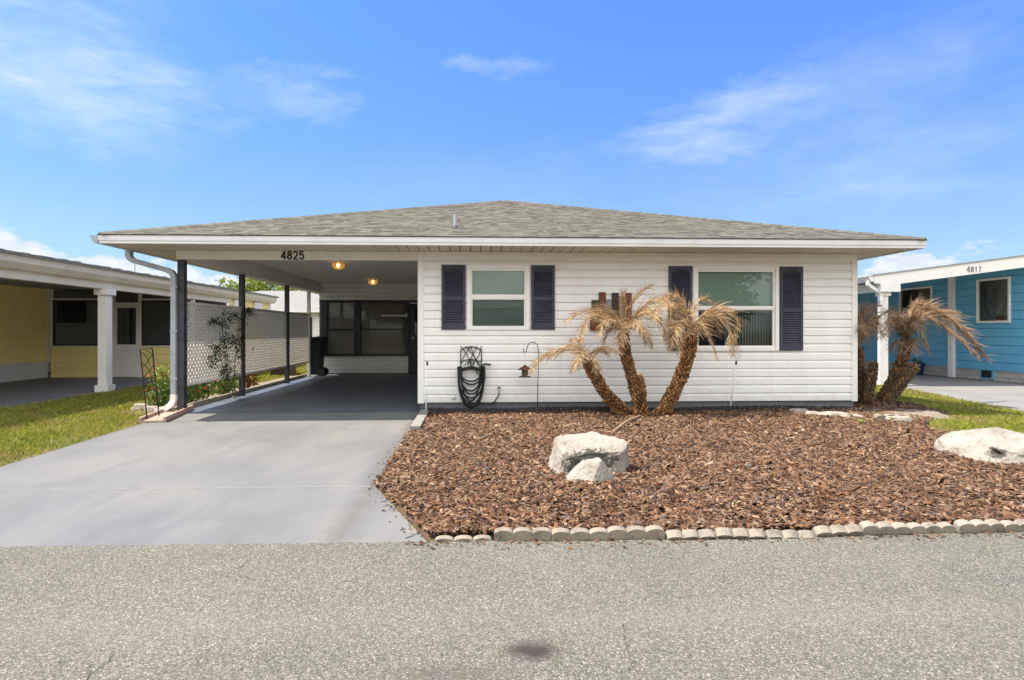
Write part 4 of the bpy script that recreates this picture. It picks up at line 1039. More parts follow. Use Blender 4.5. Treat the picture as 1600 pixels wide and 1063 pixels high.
# ------------------------------------------------------------------ palms
def spline(P, n):
    P = [Vector(p) for p in P]; Q = [P[0] * 2 - P[1]] + P + [P[-1] * 2 - P[-2]]; out = []
    for i in range(1, len(Q) - 2):
        for k in range(n):
            t = k / n
            a, b, c, d = Q[i - 1], Q[i], Q[i + 1], Q[i + 2]
            out.append(.5 * ((2 * b) + (c - a) * t + (2 * a - 5 * b + 4 * c - d) * t * t + (3 * b - a - 3 * c + d) * t ** 3))
    out.append(P[-1]); return out
def trunk(mb, sc_mb, pts, radii, rr, pointed=False):
    C_ = spline(pts, 8); n = len(C_)
    rad = [float(np.interp(k / (n - 1), np.linspace(0, 1, len(radii)), radii)) for k in range(n)]
    if pointed: rad[-1] *= .3
    mb.tube(C_, [r_ * .82 for r_ in rad], 12)
    # overlapping leaf bases in a spiral
    L = [0]
    for a, b in zip(C_[:-1], C_[1:]): L.append(L[-1] + (b - a).length)
    tot = L[-1]; s = 0.0; ang = 0
    while s < tot:
        f = s / tot; i = min(n - 2, max(0, int(np.searchsorted(L, s)) - 1)); t = (s - L[i]) / max(1e-6, L[i + 1] - L[i])
        p = C_[i].lerp(C_[i + 1], t); d = (C_[i + 1] - C_[i]).normalized(); r_ = rad[i] + (rad[i + 1] - rad[i]) * t
        u = d.cross(Vector((0, 1, 0.1))).normalized(); w = u.cross(d)
        o = (math.cos(ang) * u + math.sin(ang) * w); tg = d.cross(o)
        b_ = p + o * r_ * .78; wd = rr.uniform(.016, .024); ln = rr.uniform(.035, .06); ou = rr.uniform(.018, .042)
        tip = b_ + d * ln + o * ou + tg * rr.uniform(-.008, .008); md = b_ + d * ln * .45 + o * (ou * 1.0)
        sc_mb.add([b_ - tg * wd - d * .012, b_ + tg * wd - d * .012, md + tg * wd * .75, md - tg * wd * .75, tip + tg * .004, tip - tg * .004, b_ + d * ln * .8],
                  [(0, 1, 2, 3), (3, 2, 4, 5), (0, 3, 5, 6), (1, 6, 4, 2)])
        ang += 2.399; s += .0030 * (.1 / max(.05, r_))
    return C_[-1], (C_[-1] - C_[-2]).normalized()
def frond(mb, rach, pts, rr, ll=.2, dens=.0060, wid=.0038, droop=.8, start=.16, curl=.35):
    C_ = spline(pts, 7); L = [0]; ll *= 1.22; droop *= .65
    for a, b in zip(C_[:-1], C_[1:]): L.append(L[-1] + (b - a).length)
    tot = L[-1]
    rach.tube(C_, [max(.0015, .009 * (1 - k / (len(C_) - 1)) + .001) for k in range(len(C_))], 5, cap=False)
    s = tot * start
    while s < tot:
        i = min(len(C_) - 2, max(0, int(np.searchsorted(L, s)) - 1)); t = (s - L[i]) / max(1e-6, L[i + 1] - L[i])
        p = C_[i].lerp(C_[i + 1], t); d = (C_[i + 1] - C_[i]).normalized(); f = s / tot
        side = d.cross(Vector((0, 0, 1)));
        side = side.normalized() if side.length > .1 else Vector((0, 1, 0))
        for sg in (-1, 1):
            if rr.random() < .06: continue
            l = ll * (math.sin(math.pi * min(1, .18 + f * .78)) ** .6) * rr.uniform(.65, 1.15)
            l *= rr.choice((.7, 1, 1, 1.35))
            v = (d * rr.uniform(.3, 1.1) + side * sg * rr.uniform(.2, 1.0) + Vector((0, 0, rr.uniform(-.55, .55)))).normalized()
            p0 = p; hw = wid * rr.uniform(.6, 1.2); wv = v.cross(Vector((rr.uniform(-1, 1), rr.uniform(-1, 1), rr.uniform(-1, 1)))).normalized() * hw
            vs = [p0 - wv * .6, p0 + wv * .6]; fs = []
            K = 3
            for k in range(1, K + 1):
                p0 = p0 + v * l / K
                v = (v + Vector((rr.uniform(-curl, curl) * .5, rr.uniform(-curl, curl) * .5, -droop * rr.uniform(.1, 1.1)))).normalized()
                g_ = 1 - .8 * (k / K) ** 1.5
                vs += [p0 - wv * g_, p0 + wv * g_]; b = (k - 1) * 2
                fs.append((b, b + 1, b + 3, b + 2))
            mb.add(vs, fs)
        s += dens * rr.uniform(.6, 1.4)
def crown_fill(mb, rach, c, rr, n, length, ll, lift=.5, **kw):
    for k in range(n):
        a = 2 * math.pi * (k + rr.random() * .6) / n; e = rr.uniform(-.2, lift + .2)
        d = Vector((math.cos(a) * .9, math.sin(a) * .9, 0)); ln = length * rr.uniform(.65, 1.1)
        p1 = c + d * ln * .35 + Vector((0, 0, ln * (.10 + e * .28))); p2 = c + d * ln * .72 + Vector((0, 0, ln * (-.05 + e * .22))); p3 = c + d * ln * .95 + Vector((0, 0, ln * (-.42 + e * .1)))
        frond(mb, rach, [c, p1, p2, p3], rr, ll, **kw)

def make_palm(base, trunks, label, scale_mat, frond_mat, dead_root=True):
    t = thing('palm_tree', base, label, 'palm')
    for ti, tr in enumerate(trunks):
        rr = random.Random(100 + ti * 7 + int(base[0] * 10))
        core = MB(); scl = MB()
        top, d = trunk(core, scl, tr['pts'], tr['rad'], rr, tr.get('stub', False))
        tk = core.build('trunk', 'bark', t, smooth=True)
        scl.build('leaf_bases', scale_mat, tk)
        if tr.get('fronds') or tr.get('fill'):
            fm = MB(); rc = MB()
            for fr_ in tr.get('fronds', ()):
                frond(fm, rc, [top - d * .03] + fr_[0], rr, **(fr_[1] if len(fr_) > 1 else {}))
            if tr.get('fill'): crown_fill(fm, rc, top - d * .02, rr, *tr['fill'][:3], **tr['fill'][3])
            cr_ = fm.build('crown', frond_mat, t)
            rc.build('frond_stems', frond_mat, cr_)
    return t
PY = 8.28
def pp(px, py, Y=PY): return on_y(px, py, Y)
def ff(*pts): return [on_y(*q) if len(q) == 3 else on_y(q[0], q[1], PY) for q in pts]
LF = dict(ll=.19, droop=.45)
palm1 = make_palm((2.35, PY, .04), [
    dict(pts=[pp(1006, 662), pp(978, 645), pp(951, 621, 8.25), pp(931, 590, 8.2), pp(918, 566, 8.2)], rad=[.068, .08, .078, .074, .062],
         fronds=[(ff((898, 548, 8.15), (868, 549, 8.1), (842, 562, 8.05), (829, 583, 8.0)), dict(ll=.19, droop=.5)), (ff((900, 542, 8.2), (875, 546, 8.3), (856, 560, 8.4)), dict(ll=.15)),
                 (ff((935, 548, 8.2), (953, 546, 8.15), (972, 553, 8.1)), dict(ll=.14)), (ff((908, 540, 8.1), (899, 530, 8.0), (893, 532, 7.95)), dict(ll=.15)),
                 (ff((912, 550, 8.0), (905, 560, 7.8), (896, 578, 7.7)), dict(ll=.13, droop=.3)), (ff((925, 552, 8.4), (940, 545, 8.6), (950, 556, 8.75)), dict(ll=.14))],
         fill=(4, .30, .13, dict(lift=.2, dens=.01))),
    dict(pts=[pp(1001, 662, 8.1), pp(1001, 640, 8.1), pp(999, 618, 8.08), pp(996, 588, 8.08)], rad=[.085, .09, .085, .065], stub=True),
    dict(pts=[pp(1004, 662, 8.35), pp(996, 622, 8.38), pp(984, 578, 8.4), pp(977, 548, 8.4), pp(975, 516, 8.4)], rad=[.072, .072, .07, .066, .055],
         fronds=[(ff((955, 492, 8.4), (925, 486, 8.35), (900, 492, 8.35), (884, 503, 8.3)), dict(ll=.20, droop=.4)), (ff((950, 500, 8.3), (925, 495, 8.2), (912, 510, 8.15), (908, 532, 8.1)), dict(ll=.18)),
                 (ff((975, 480, 8.4), (973, 462, 8.4), (977, 456, 8.4)), dict(ll=.20, droop=.5)), (ff((985, 480, 8.4), (1000, 458, 8.4), (1018, 446, 8.4)), dict(ll=.17, droop=.2)),
                 (ff((995, 490, 8.4), (1022, 470, 8.3), (1045, 478, 8.2), (1052, 505, 8.1)), dict(ll=.22, droop=.5)), (ff((998, 492, 8.2), (1018, 492, 8.1), (1035, 510, 8.0), (1040, 532, 7.95)), dict(ll=.22)),
                 (ff((992, 496, 8.6), (1012, 486, 8.8), (1032, 498, 8.95)), dict(ll=.2)), (ff((990, 505, 8.1), (1000, 512, 7.9), (1012, 528, 7.8)), dict(ll=.16)),
                 (ff((962, 500, 8.2), (945, 505, 8.0), (935, 525, 7.9)), dict(ll=.16)), (ff((960, 488, 8.6), (940, 480, 8.8), (925, 495, 8.9)), dict(ll=.18))],
         fill=(5, .46, .18, dict(lift=.45, dens=.009))),
    dict(pts=[pp(1014, 662, 8.2), pp(1036, 642, 8.2), pp(1055, 608, 8.18), pp(1071, 570, 8.15), pp(1079, 532, 8.15), pp(1080, 508, 8.15)], rad=[.08, .092, .088, .082, .088, .06],
         fronds=[(ff((1098, 492, 8.1), (1120, 492, 8.05), (1140, 515, 8.0), (1145, 556, 7.95)), dict(ll=.23, droop=.6)), (ff((1100, 498, 8.3), (1130, 486, 8.3), (1150, 500, 8.3), (1148, 530, 8.3)), dict(ll=.2)),
                 (ff((1092, 505, 8.0), (1106, 520, 7.9), (1120, 560, 7.85)), dict(ll=.14, droop=.3)), (ff((1068, 488, 8.1), (1050, 476, 8.0), (1030, 480, 7.9), (1020, 500, 7.8)), dict(ll=.24, droop=.55)),
                 (ff((1072, 482, 8.2), (1062, 466, 8.2), (1048, 462, 8.2), (1030, 470, 8.2)), dict(ll=.22, droop=.5)), (ff((1085, 480, 8.2), (1098, 468, 8.2), (1112, 472, 8.2)), dict(ll=.12, droop=.2)),
                 (ff((1066, 505, 8.0), (1055, 515, 7.85), (1047, 545, 7.8)), dict(ll=.2)), (ff((1070, 500, 8.4), (1055, 492, 8.6), (1042, 510, 8.7)), dict(ll=.2)), (ff((1090, 508, 8.5), (1110, 500, 8.7), (1125, 520, 8.8)), dict(ll=.2)),
                 (ff((1078, 520, 7.95), (1066, 535, 7.9), (1058, 556, 7.9)), dict(ll=.12, droop=.2)), (ff((1105, 490, 8.1), (1122, 480, 8.1), (1140, 484, 8.1)), dict(ll=.18, droop=.4))],
         fill=(4, .36, .17, dict(lift=.3, dens=.009))),
], 'dead straw coloured palm with three leaning shaggy trunks in the middle of the mulch bed', 'palm_scale', 'straw_frond')
m = MB()
for k in range(150):
    a = random.uniform(0, 2 * math.pi); r0 = random.uniform(.08, .22); b = Vector((2.40 + math.cos(a) * r0 * 1.3, PY + math.sin(a) * r0, .05)); d = Vector((math.cos(a), math.sin(a), random.uniform(.2, 1.3))).normalized(); l = random.uniform(.06, .16)
    w = Vector((-math.sin(a), math.cos(a), 0)) * .006
    m.add([b - w, b + w, b + d * l * .6 + w * .6, b + d * l * .6 - w * .6, b + d * l + Vector((math.cos(a) * .02, math.sin(a) * .02, -.03))], [(0, 1, 2, 3), (3, 2, 4)])
m.build('root_thatch', 'palm_scale_dull', palm1)
P2 = 9.55
q2 = lambda px, py, Y=P2: on_y(px, py, Y)
def f2(*pts): return [on_y(q[0], q[1], q[2] if len(q) > 2 else P2) for q in pts]
palm2 = make_palm((6.3, P2, .03), [
    dict(pts=[q2(1362, 644), q2(1352, 620), q2(1344, 585), q2(1342, 560), q2(1342, 545)], rad=[.065, .07, .065, .06, .05],
         fronds=[(f2((1344, 515), (1350, 492), (1362, 478), (1376, 478)), dict(ll=.2)), (f2((1350, 520, 9.4), (1362, 498, 9.3), (1372, 505, 9.2), (1376, 530, 9.1)), dict(ll=.18)), (f2((1341, 520, 9.7), (1338, 500, 9.9), (1330, 495, 10.1)), dict(ll=.18)), (f2((1345, 525, 9.4), (1352, 505, 9.2), (1350, 520, 9.0)), dict(ll=.2)),
                 (f2((1343, 520, 9.6), (1347, 488, 9.7), (1352, 474, 9.8)), dict(ll=.2))]),
    dict(pts=[q2(1362, 640, 9.4), q2(1358, 622, 9.35), q2(1361, 595, 9.35), q2(1365, 568, 9.35)], rad=[.055, .06, .065, .055], stub=True),
    dict(pts=[q2(1378, 642), q2(1382, 622), q2(1398, 592), q2(1410, 562), q2(1416, 535)], rad=[.08, .095, .09, .08, .06],
         fronds=[(f2((1428, 492, 9.5), (1455, 482, 9.45), (1500, 510, 9.4), (1542, 562, 9.35)), dict(ll=.24, droop=.35)), (f2((1430, 498, 9.4), (1462, 500, 9.25), (1505, 535, 9.1), (1530, 560, 9.0)), dict(ll=.22, droop=.35)),
                 (f2((1435, 500, 9.8), (1465, 488, 10.0), (1498, 490, 10.2)), dict(ll=.16, droop=.3)), (f2((1425, 485), (1435, 474), (1455, 478)), dict(ll=.22)),
                 (f2((1402, 492, 9.5), (1390, 486, 9.5), (1374, 495, 9.5), (1366, 515, 9.5)), dict(ll=.2)), (f2((1405, 500, 9.3), (1392, 505, 9.1), (1384, 525, 9.0)), dict(ll=.2)),
                 (f2((1420, 505, 9.3), (1436, 512, 9.1), (1450, 540, 9.0)), dict(ll=.17)), (f2((1412, 500, 9.8), (1400, 492, 10.1), (1385, 505, 10.3)), dict(ll=.2)), (f2((1440, 492, 9.5), (1475, 495, 9.5), (1510, 520, 9.45), (1525, 545, 9.4)), dict(ll=.2, droop=.3))],
         fill=(7, .34, .16, dict(lift=.35, dens=.011))),
    dict(pts=[q2(1382, 640, 9.4), q2(1392, 622, 9.35), q2(1411, 596, 9.3), q2(1430, 571, 9.3)], rad=[.06, .065, .07, .065], stub=True),
], 'brown drooping palm cluster with cut trunks standing at the right corner of the white house', 'palm_scale_dull', 'brown_frond')
rg = random.Random(5); fm = MB(); rc_ = MB()
for k in range(5):
    a = rg.uniform(0, 6.28); c_ = q2(1417, 538)
    frond(fm, rc_, [c_, c_ + Vector((math.cos(a) * .06, math.sin(a) * .06, .16)), c_ + Vector((math.cos(a) * .15, math.sin(a) * .15, .30)), c_ + Vector((math.cos(a) * .28, math.sin(a) * .28, .38))], rg, ll=.15, droop=.2)
fm.build('green_fronds', 'leaf_green', palm2)
# fallen dry stalks near the palm foot
for (pa, pb, lab) in (((1000, 650), (957, 676), 'long dry brown palm stalk lying left of the dead palm foot'), ((880, 668), (908, 666), 'short pale bark piece lying in the mulch behind the boulder')):
    a = on_z(*pa, .09); b = on_z(*pb, .075); mid = (a + b) / 2 + Vector((0, .02, .025))
    mm = MB().tube(spline([a, mid, b], 5), [.013] * 10 + [.006], 6)
    if 'long' in lab:
        mm.tube([b, b + Vector((-.08, .05, .01))], .005, 5); mm.tube([b, b + Vector((-.02, -.09, .0))], .005, 5)
    tag(mm.build('dry_stalk', 'wood_tan', None, tuple(b)), lab, 'stalk')

# ------------------------------------------------------------------ rocks
def rock(name, c, dims, planes, seed, label, amp=.10, cat='boulder', material='limestone', sub=5, group=None, pits=(), stain=None, crag=0.0, boxy=0.0):
    bm = bmesh.new(); bmesh.ops.create_icosphere(bm, subdivisions=sub, radius=1)
    so = Vector((seed * 3.7, seed * 1.3, seed))
    st_ = []
    for v in bm.verts:
        p = v.co.copy()
        st_.append(0.0 if not stain else max(0.0, 1 - (p - Vector(stain[0]).normalized()).length / stain[1]))
        q = p.lerp(p / (abs(p.x) ** 5 + abs(p.y) ** 5 + abs(p.z) ** 5) ** .2, boxy) * (1 + amp * 2.2 * noise.noise(p * 1.3 + so))
        for n_, d_ in planes:
            n_ = Vector(n_).normalized(); e_ = q.dot(n_) - d_
            if e_ > 0: q -= n_ * e_ * .97
        q *= 1 + amp * .35 * noise.fractal(p * 3.5 + so, 1.0, 2.0, 5) + amp * .10 * noise.fractal(p * 13 + so, 1.0, 2.0, 3)
        if crag:
            q *= 1 + crag * (noise.ridged_multi_fractal(p * 2.6 + so, 1.0, 2.1, 5, 1.0, 2.0) - 1.0) * .5 + crag * .5 * noise.turbulence(p * 9 + so, 4, True)
        for pc, pr, pd in pits:
            dd = (p - Vector(pc).normalized()).length
            if dd < pr: q *= 1 - pd * (1 - (dd / pr) ** 2)
        v.co = Vector((q.x * dims[0], q.y * dims[1], q.z * dims[2]))
    me = bpy.data.meshes.new(name); bm.to_mesh(me); bm.free()
    me.polygons.foreach_set('use_smooth', [True] * len(me.polygons))
    at = me.attributes.new('lichen', 'FLOAT', 'POINT'); at.data.foreach_set('value', st_)
    me.materials.append(M[material])
    o = bpy.data.objects.new(name, me); COL.objects.link(o); o.location = c
    return tag(o, label, cat, group)
rock('boulder', (.95, 5.00, .04), (.335, .25, .30), [((-.10, -.30, 1), .80), ((0, -1, .12), .72), ((-1, -.1, .25), .92), ((1, -.3, 0), .90), ((.55, -1, .1), .92), ((-.6, -1, .5), .98)], 3, 'pale limestone boulder with dark pitted face in the middle of the mulch bed', amp=.09, stain=((-.1, -.85, .52), .80), sub=6, crag=.05, boxy=.75)
rock('boulder', (.905, 4.63, .02), (.33, .21, .25), [((-.62, -1, .95), .46), ((.85, -1, .35), .34), ((1, 0, .6), .58), ((-.25, -.1, 1), .72), ((0, 1, 0), .4), ((-1, 0, .8), .62)], 8, 'smooth wedge shaped white rock leaning on the front of the pitted boulder', amp=.07, sub=6, crag=.03)
rock('boulder', (4.93, 5.36, .00), (.60, .40, .305), [((-.1, -.5, 1), .86), ((-1, -.25, .55), .95), ((.1, -1, .4), .86), ((.45, -.1, 1), .84)], 12, 'large smooth cream boulder with a dark hollow at the right edge of the bed', amp=.06, pits=[((-.62, -.62, .52), .20, .17)], stain=((-.62, -.62, .52), .26), sub=6, crag=.06, boxy=.75)
# stones round the little raised bed at the house corner
def stones(lst, label_fn, name='garden_stone', group='stones edging the small raised bed'):
    for k, (px, py, w, h, dp, z0) in enumerate(lst):
        p = on_z(px, py, 0.0); rock(name, (p.x, p.y + dp, z0), (w, dp, h), [((0, 0, 1), .7), ((0, -1, .3), .75)], 20 + k, label_fn[k], amp=.12, cat='stone', material='limestone', sub=4, group=group)
stones([(1231, 648, .10, .07, .09, .05), (1254, 653, .13, .09, .10, .05), (1275, 657, .12, .08, .09, .05), (1312, 660, .24, .10, .16, .04), (1345, 662, .22, .08, .2, .03), (1412, 667, .20, .11, .12, .04)],
       ['smallest grey stone at the left end of the raised bed edge', 'pale block beside the smallest stone of the raised bed edge', 'pale rounded stone before the long mortar lump of the raised bed', 'long low mortar coloured stone below the house corner', 'flat earthy stone with weeds growing on it', 'dark topped jagged stone at the right end of the raised bed beside the lawn'])
stones([(214, 643, .13, .10, .10, .03), (232, 646, .12, .09, .09, .03), (246, 640, .13, .08, .1, .03), (258, 646, .10, .07, .08, .03)],
       ['leftmost pale rock behind the wire trellis', 'whitish rock between the trellis legs', 'pale rock furthest back behind the trellis', 'small rock next to the downspout outlet'], group='rocks by the downspout')
# soil mound
m = MB(); NX, NY = 46, 26; g_ = []
for jj in range(NY + 1):
    for ii in range(NX + 1):
        x = 5.1 + 1.8 * ii / NX; y = 7.85 + 1.1 * jj / NY
        d_ = 1 - math.hypot((x - 6.0) / .82, (y - 8.38) / .46); d_ += .22 * noise.noise(Vector((x * 3, y * 3, 2)))
        g_.append((x, y, -.02 + .095 * max(0, min(1, d_ * 2.4)) + .022 * noise.noise(Vector((x * 9, y * 9, 0))) + .012 * noise.noise(Vector((x * 25, y * 25, 0)))))
m.add(g_, [(jj * (NX + 1) + ii, jj * (NX + 1) + ii + 1, (jj + 1) * (NX + 1) + ii + 1, (jj + 1) * (NX + 1) + ii) for jj in range(NY) for ii in range(NX)])
mat('mound_soil', color=(0.23, 0.185, 0.14), rough=0.95, var=0.2, vscale=16, fine=0.4, bump=.6)
tag(m.build('soil_mound', 'mound_soil', smooth=True), kind='structure')

# scalloped edging
def edging_mesh(w=.31, h=.115, th=.05, ns=3, low=0.0):
    pts = [(-w / 2, 0)]
    for k in range(ns):
        c = -w / 2 + w * (k + .5) / ns; r = w / ns / 2
        for a in range(0, 181, 20 if k < ns - 1 or True else 20):
            pts.append((c - r * math.cos(R(a)) * .995, h - r * .45 + r * .45 * math.sin(R(a))))
    pts.append((w / 2, 0))
    pts = [(round(a, 5), b) for a, b in pts]
    m = MB(); m.prism([(x, -th / 2, z) for x, z in pts], (0, th, 0))
    return m
def edge_piece(proto, loc, rot, label, group):
    o = proto.copy(); COL.objects.link(o); o.location = loc; o.rotation_euler = rot; return tag(o, label, 'edging', group)
GE = 'scalloped concrete edging along the road'
first = edging_mesh(.30, .108).build('scalloped_edging', 'edging_concrete', None, (0, 0, 0), bevel=.006)
def placed(o, loc, rot, label, group=GE): o.location = loc; o.rotation_euler = rot; return tag(o, label, 'edging', group)
up = [(817, 'upright'), (907, 'upright'), (996, 'upright')]
labs = ['upright scalloped concrete edging piece, the first upright one right of the driveway', 'greyer upright scalloped edging piece between two paler upright pieces', 'upright scalloped edging piece with orange leaves behind, last before the fallen ones']
fresh = True
for (px, _), lab in zip(up, labs):
    x = on_z(px, 846, 0).x * 1.0
    if fresh: placed(first, (x, EDGE + .028, -.038), (R(6), 0, R(-1)), lab); fresh = False
    else: edge_piece(first, (x, EDGE + .028 + random.uniform(-.005, .005), -.036 + random.uniform(-.010, .006)), (R(7 + random.uniform(-3, 3)), 0, R(random.uniform(-1, 2))), lab, GE)
for o_ in [o for o in COL.objects if o.name.startswith('scalloped_edging')]: o_.scale = (1.11, 1, 1)
x = on_z(724, 846, 0).x
edge_piece(first, (x, EDGE + .045, -.085), (R(4), 0, 0), 'sunken scalloped edging piece nearly buried at the driveway corner', GE)
second = edging_mesh(.285, .13, .05).build('scalloped_edging', 'edging_pale', None, (0, 0, 0), bevel=.006)
xs_ = 1.115; k = 0; ords = ['first', 'second', 'third', 'fourth', 'fifth', 'sixth', 'seventh', 'eighth', 'ninth', 'tenth']
while xs_ < 3.9:
    tilt = 42 if k < 4 else (14 if k < 7 else 10)
    lab = f'{ords[min(k, 9)]} of the leaning scalloped edging pieces counted from the upright ones' if k < 10 else f'leaning edging piece beyond the tenth, {k - 9} further right past the picture edge'
    loc = (xs_ + .1425, EDGE + .012 * xs_ + (.055 if k < 4 else .035), (-.052 if k < 4 else -.062) + random.uniform(-.012, .008)); rot = (R(tilt + random.uniform(-5, 5)), R(random.uniform(-2.5, 2.5)), R(random.uniform(-3, 3)))
    if k == 0: placed(second, loc, rot, lab)
    else: edge_piece(second, loc, rot, lab, GE)
    xs_ += .297; k += 1
p = on_z(1390, 664, 0)
third = edging_mesh(.42, .15, .07).build('scalloped_edging', 'edging_concrete', None, (0, 0, 0), bevel=.008)
placed(third, (p.x, p.y + .02, -.01), (R(10), 0, R(4)), 'scalloped edging stone holding the front of the small raised bed near the lawn', 'edging of the small raised bed')
# edging beside the carport
small = edging_mesh(.30, .10, .045, 4).build('scalloped_edging', 'edging_pale', None, (0, 0, 0), bevel=.005)
GC = 'small scalloped edging beside the carport floor'
k = 0; y = 9.45
words = ['nearest to the downspout', 'second from the downspout', 'third from the downspout', 'fourth from the downspout', 'fifth from the downspout', 'sixth from the downspout', 'just before the second carport post', 'beside the second carport post', 'just past the second carport post']
while y < 16.6:
    lab = 'low scalloped edging piece beside the carport floor, ' + (words[k] if k < len(words) else f'{k + 1}th counted back from the downspout')
    loc = (PX - .13, y, -.02); rot = (0, 0, R(90 + random.uniform(-2, 2)))
    if k == 0: placed(small, loc, rot, lab, GC)
    else: edge_piece(small, loc, rot, lab, GC)
    y += .308; k += 1

# ------------------------------------------------------------------ left border: plants, trellis, splash block, bin, planter
def leaf_cloud(m, centers, n, size, rr, droopy=.2, aspect=.5):
    for _ in range(n):
        c, rad = rr.choice(centers)
        while True:
            v = Vector((rr.uniform(-1, 1), rr.uniform(-1, 1), rr.uniform(-1, 1)))
            if .25 < v.length < 1: break
        p = Vector(c) + Vector((v.x * rad[0], v.y * rad[1], v.z * rad[2]))
        d = Vector((rr.uniform(-1, 1), rr.uniform(-1, 1), rr.uniform(-.8, .8))).normalized(); s_ = size * rr.uniform(.6, 1.3)
        w = d.cross(Vector((rr.uniform(-1, 1), rr.uniform(-1, 1), rr.uniform(-1, 1)))).normalized() * s_ * aspect * .5
        m.add([p, p + d * s_ * .5 + w, p + d * s_ + Vector((0, 0, -droopy * s_)), p + d * s_ * .5 - w], [(0, 1, 2, 3)])
def shrub(name, base, cl, nleaf, size, label, leafm, nflow, cat='shrub', stems=8, seed=1, fl=.035):
    rr = random.Random(seed); t = thing(name, base, label, cat)
    m = MB(); leaf_cloud(m, cl, nleaf, size, rr); m.build('foliage', leafm, t)
    m = MB()
    for k in range(stems):
        c, rd = cl[k % len(cl)]; m.tube([base, (base[0] + (c[0] - base[0]) * .4 + rr.uniform(-.05, .05), base[1] + (c[1] - base[1]) * .5, base[2] + (c[2] - base[2]) * .6), c], [.008, .006, .003], 5)
    m.build('stem', 'stem_green', t)
    if nflow:
        m = MB()
        for _ in range(nflow):
            c, rd = rr.choice(cl); p = Vector(c) + Vector((rr.uniform(-1, 1) * rd[0], rr.uniform(-1, 1) * rd[1], rr.uniform(-.2, 1) * rd[2])) * .95
            for q in range(5):
                a = q * 1.257; d = Vector((math.cos(a), math.sin(a) * .6, .4 * math.sin(a * 2))).normalized() * fl
                w = Vector((0, 0, 1)).cross(d) * .5
                m.add([p, p + d * .6 + w, p + d, p + d * .6 - w], [(0, 1, 2, 3)])
        m.build('flowers', 'petal_red', t)
    return t
shrub('flower_shrub', (-4.78, 9.9, 0), [((-4.8, 9.6, .2), (.22, .3, .2)), ((-4.75, 10.2, .24), (.2, .35, .22)), ((-4.78, 10.8, .22), (.18, .35, .2))], 1900, .06, 'low bushy plant with red flowers under the first lattice panel', 'leaf_green', 46, seed=3)
shrub('flower_shrub', (-4.9, 9.85, 0), [((-4.88, 9.9, .22), (.25, .2, .22)), ((-4.75, 9.7, .12), (.22, .2, .12)), ((-5.0, 10.0, .45), (.2, .15, .25))], 850, .07, 'lime green leafy plant with orange flowers left of the downspout', 'leaf_lime', 16, seed=5)
shrub('flower_shrub', (-4.72, 11.6, 0), [((-4.72, 11.5, .25), (.16, .3, .25)), ((-4.75, 11.9, .15), (.15, .3, .15))], 700, .06, 'dark leafy plant at the foot of the second carport post', 'leaf_green', 6, seed=6)
shrub('spiky_plant', (-4.75, 13.0, 0), [((-4.75, 13.0, .2), (.12, .2, .2))], 110, .12, 'small reddish brown spiky plant beyond the second carport post', 'leaf_rust', 0, cat='plant', seed=8)
MB_b = MB().prism([(-5.15, 9.1, -.05), (PX - .17, 9.1, -.05), (PX - .17, 16.8, -.05), (-5.0, 16.8, -.05)], (0, 0, .055)); tag(MB_b.build('border_soil', 'mound_soil'), kind='structure')
# climbing rose
rr = random.Random(11); vine = thing('climbing_rose', (PX + .06, 10.9, 0), 'straggly climbing rose with dark leaves and few red blooms growing up the lattice', 'climbing plant')
VX = PX + .03
st = [[(368, 628), (358, 600), (348, 570), (340, 550), (332, 540)], [(368, 628), (366, 590), (368, 555), (372, 525), (378, 500), (386, 484)], [(358, 600), (352, 560), (349, 530), (347, 505), (350, 486)],
      [(378, 500), (366, 492), (356, 500)], [(340, 550), (332, 558), (326, 566), (330, 574)], [(366, 560), (374, 545), (372, 530)], [(386, 484), (392, 492)], [(349, 530), (336, 545), (326, 540)], [(348, 508), (334, 500), (326, 506)], [(368, 540), (358, 530), (352, 548)], [(352, 575), (345, 580), (350, 590)]]
ms = MB(); ml = MB(); mf = MB()
for path in st:
    P = spline([on_x(x, y, VX) for x, y in path], 5); ms.tube(P, .005, 5)
    for q in P:
        for _ in range(rr.choice((3, 6, 12, 16))):
            c = q + Vector((rr.uniform(-.02, .09), rr.uniform(-.15, .15), rr.uniform(-.06, .06)))
            d = Vector((rr.uniform(-.3, 1), rr.uniform(-1, 1), rr.uniform(-1, .6))).normalized() * rr.uniform(.03, .055); w = d.cross(Vector((rr.uniform(-1, 1), rr.uniform(-1, 1), 1))).normalized() * .014
            ml.add([c, c + d * .5 + w, c + d, c + d * .5 - w], [(0, 1, 2, 3)])
for px, py in ((372, 504), (325, 560), (358, 557), (395, 545), (330, 564)):
    c = on_x(px, py, VX + .05)
    for q in range(6):
        a = q * 1.05; d = Vector((.2, math.cos(a), math.sin(a))) * .03; w = Vector((1, 0, 0)).cross(d) * .5
        mf.add([c, c + d * .6 + w, c + d, c + d * .6 - w], [(0, 1, 2, 3)])
ms.build('stem', 'stem_green', vine); ml.build('foliage', 'leaf_dark', vine); mf.build('flowers', 'petal_red', vine)
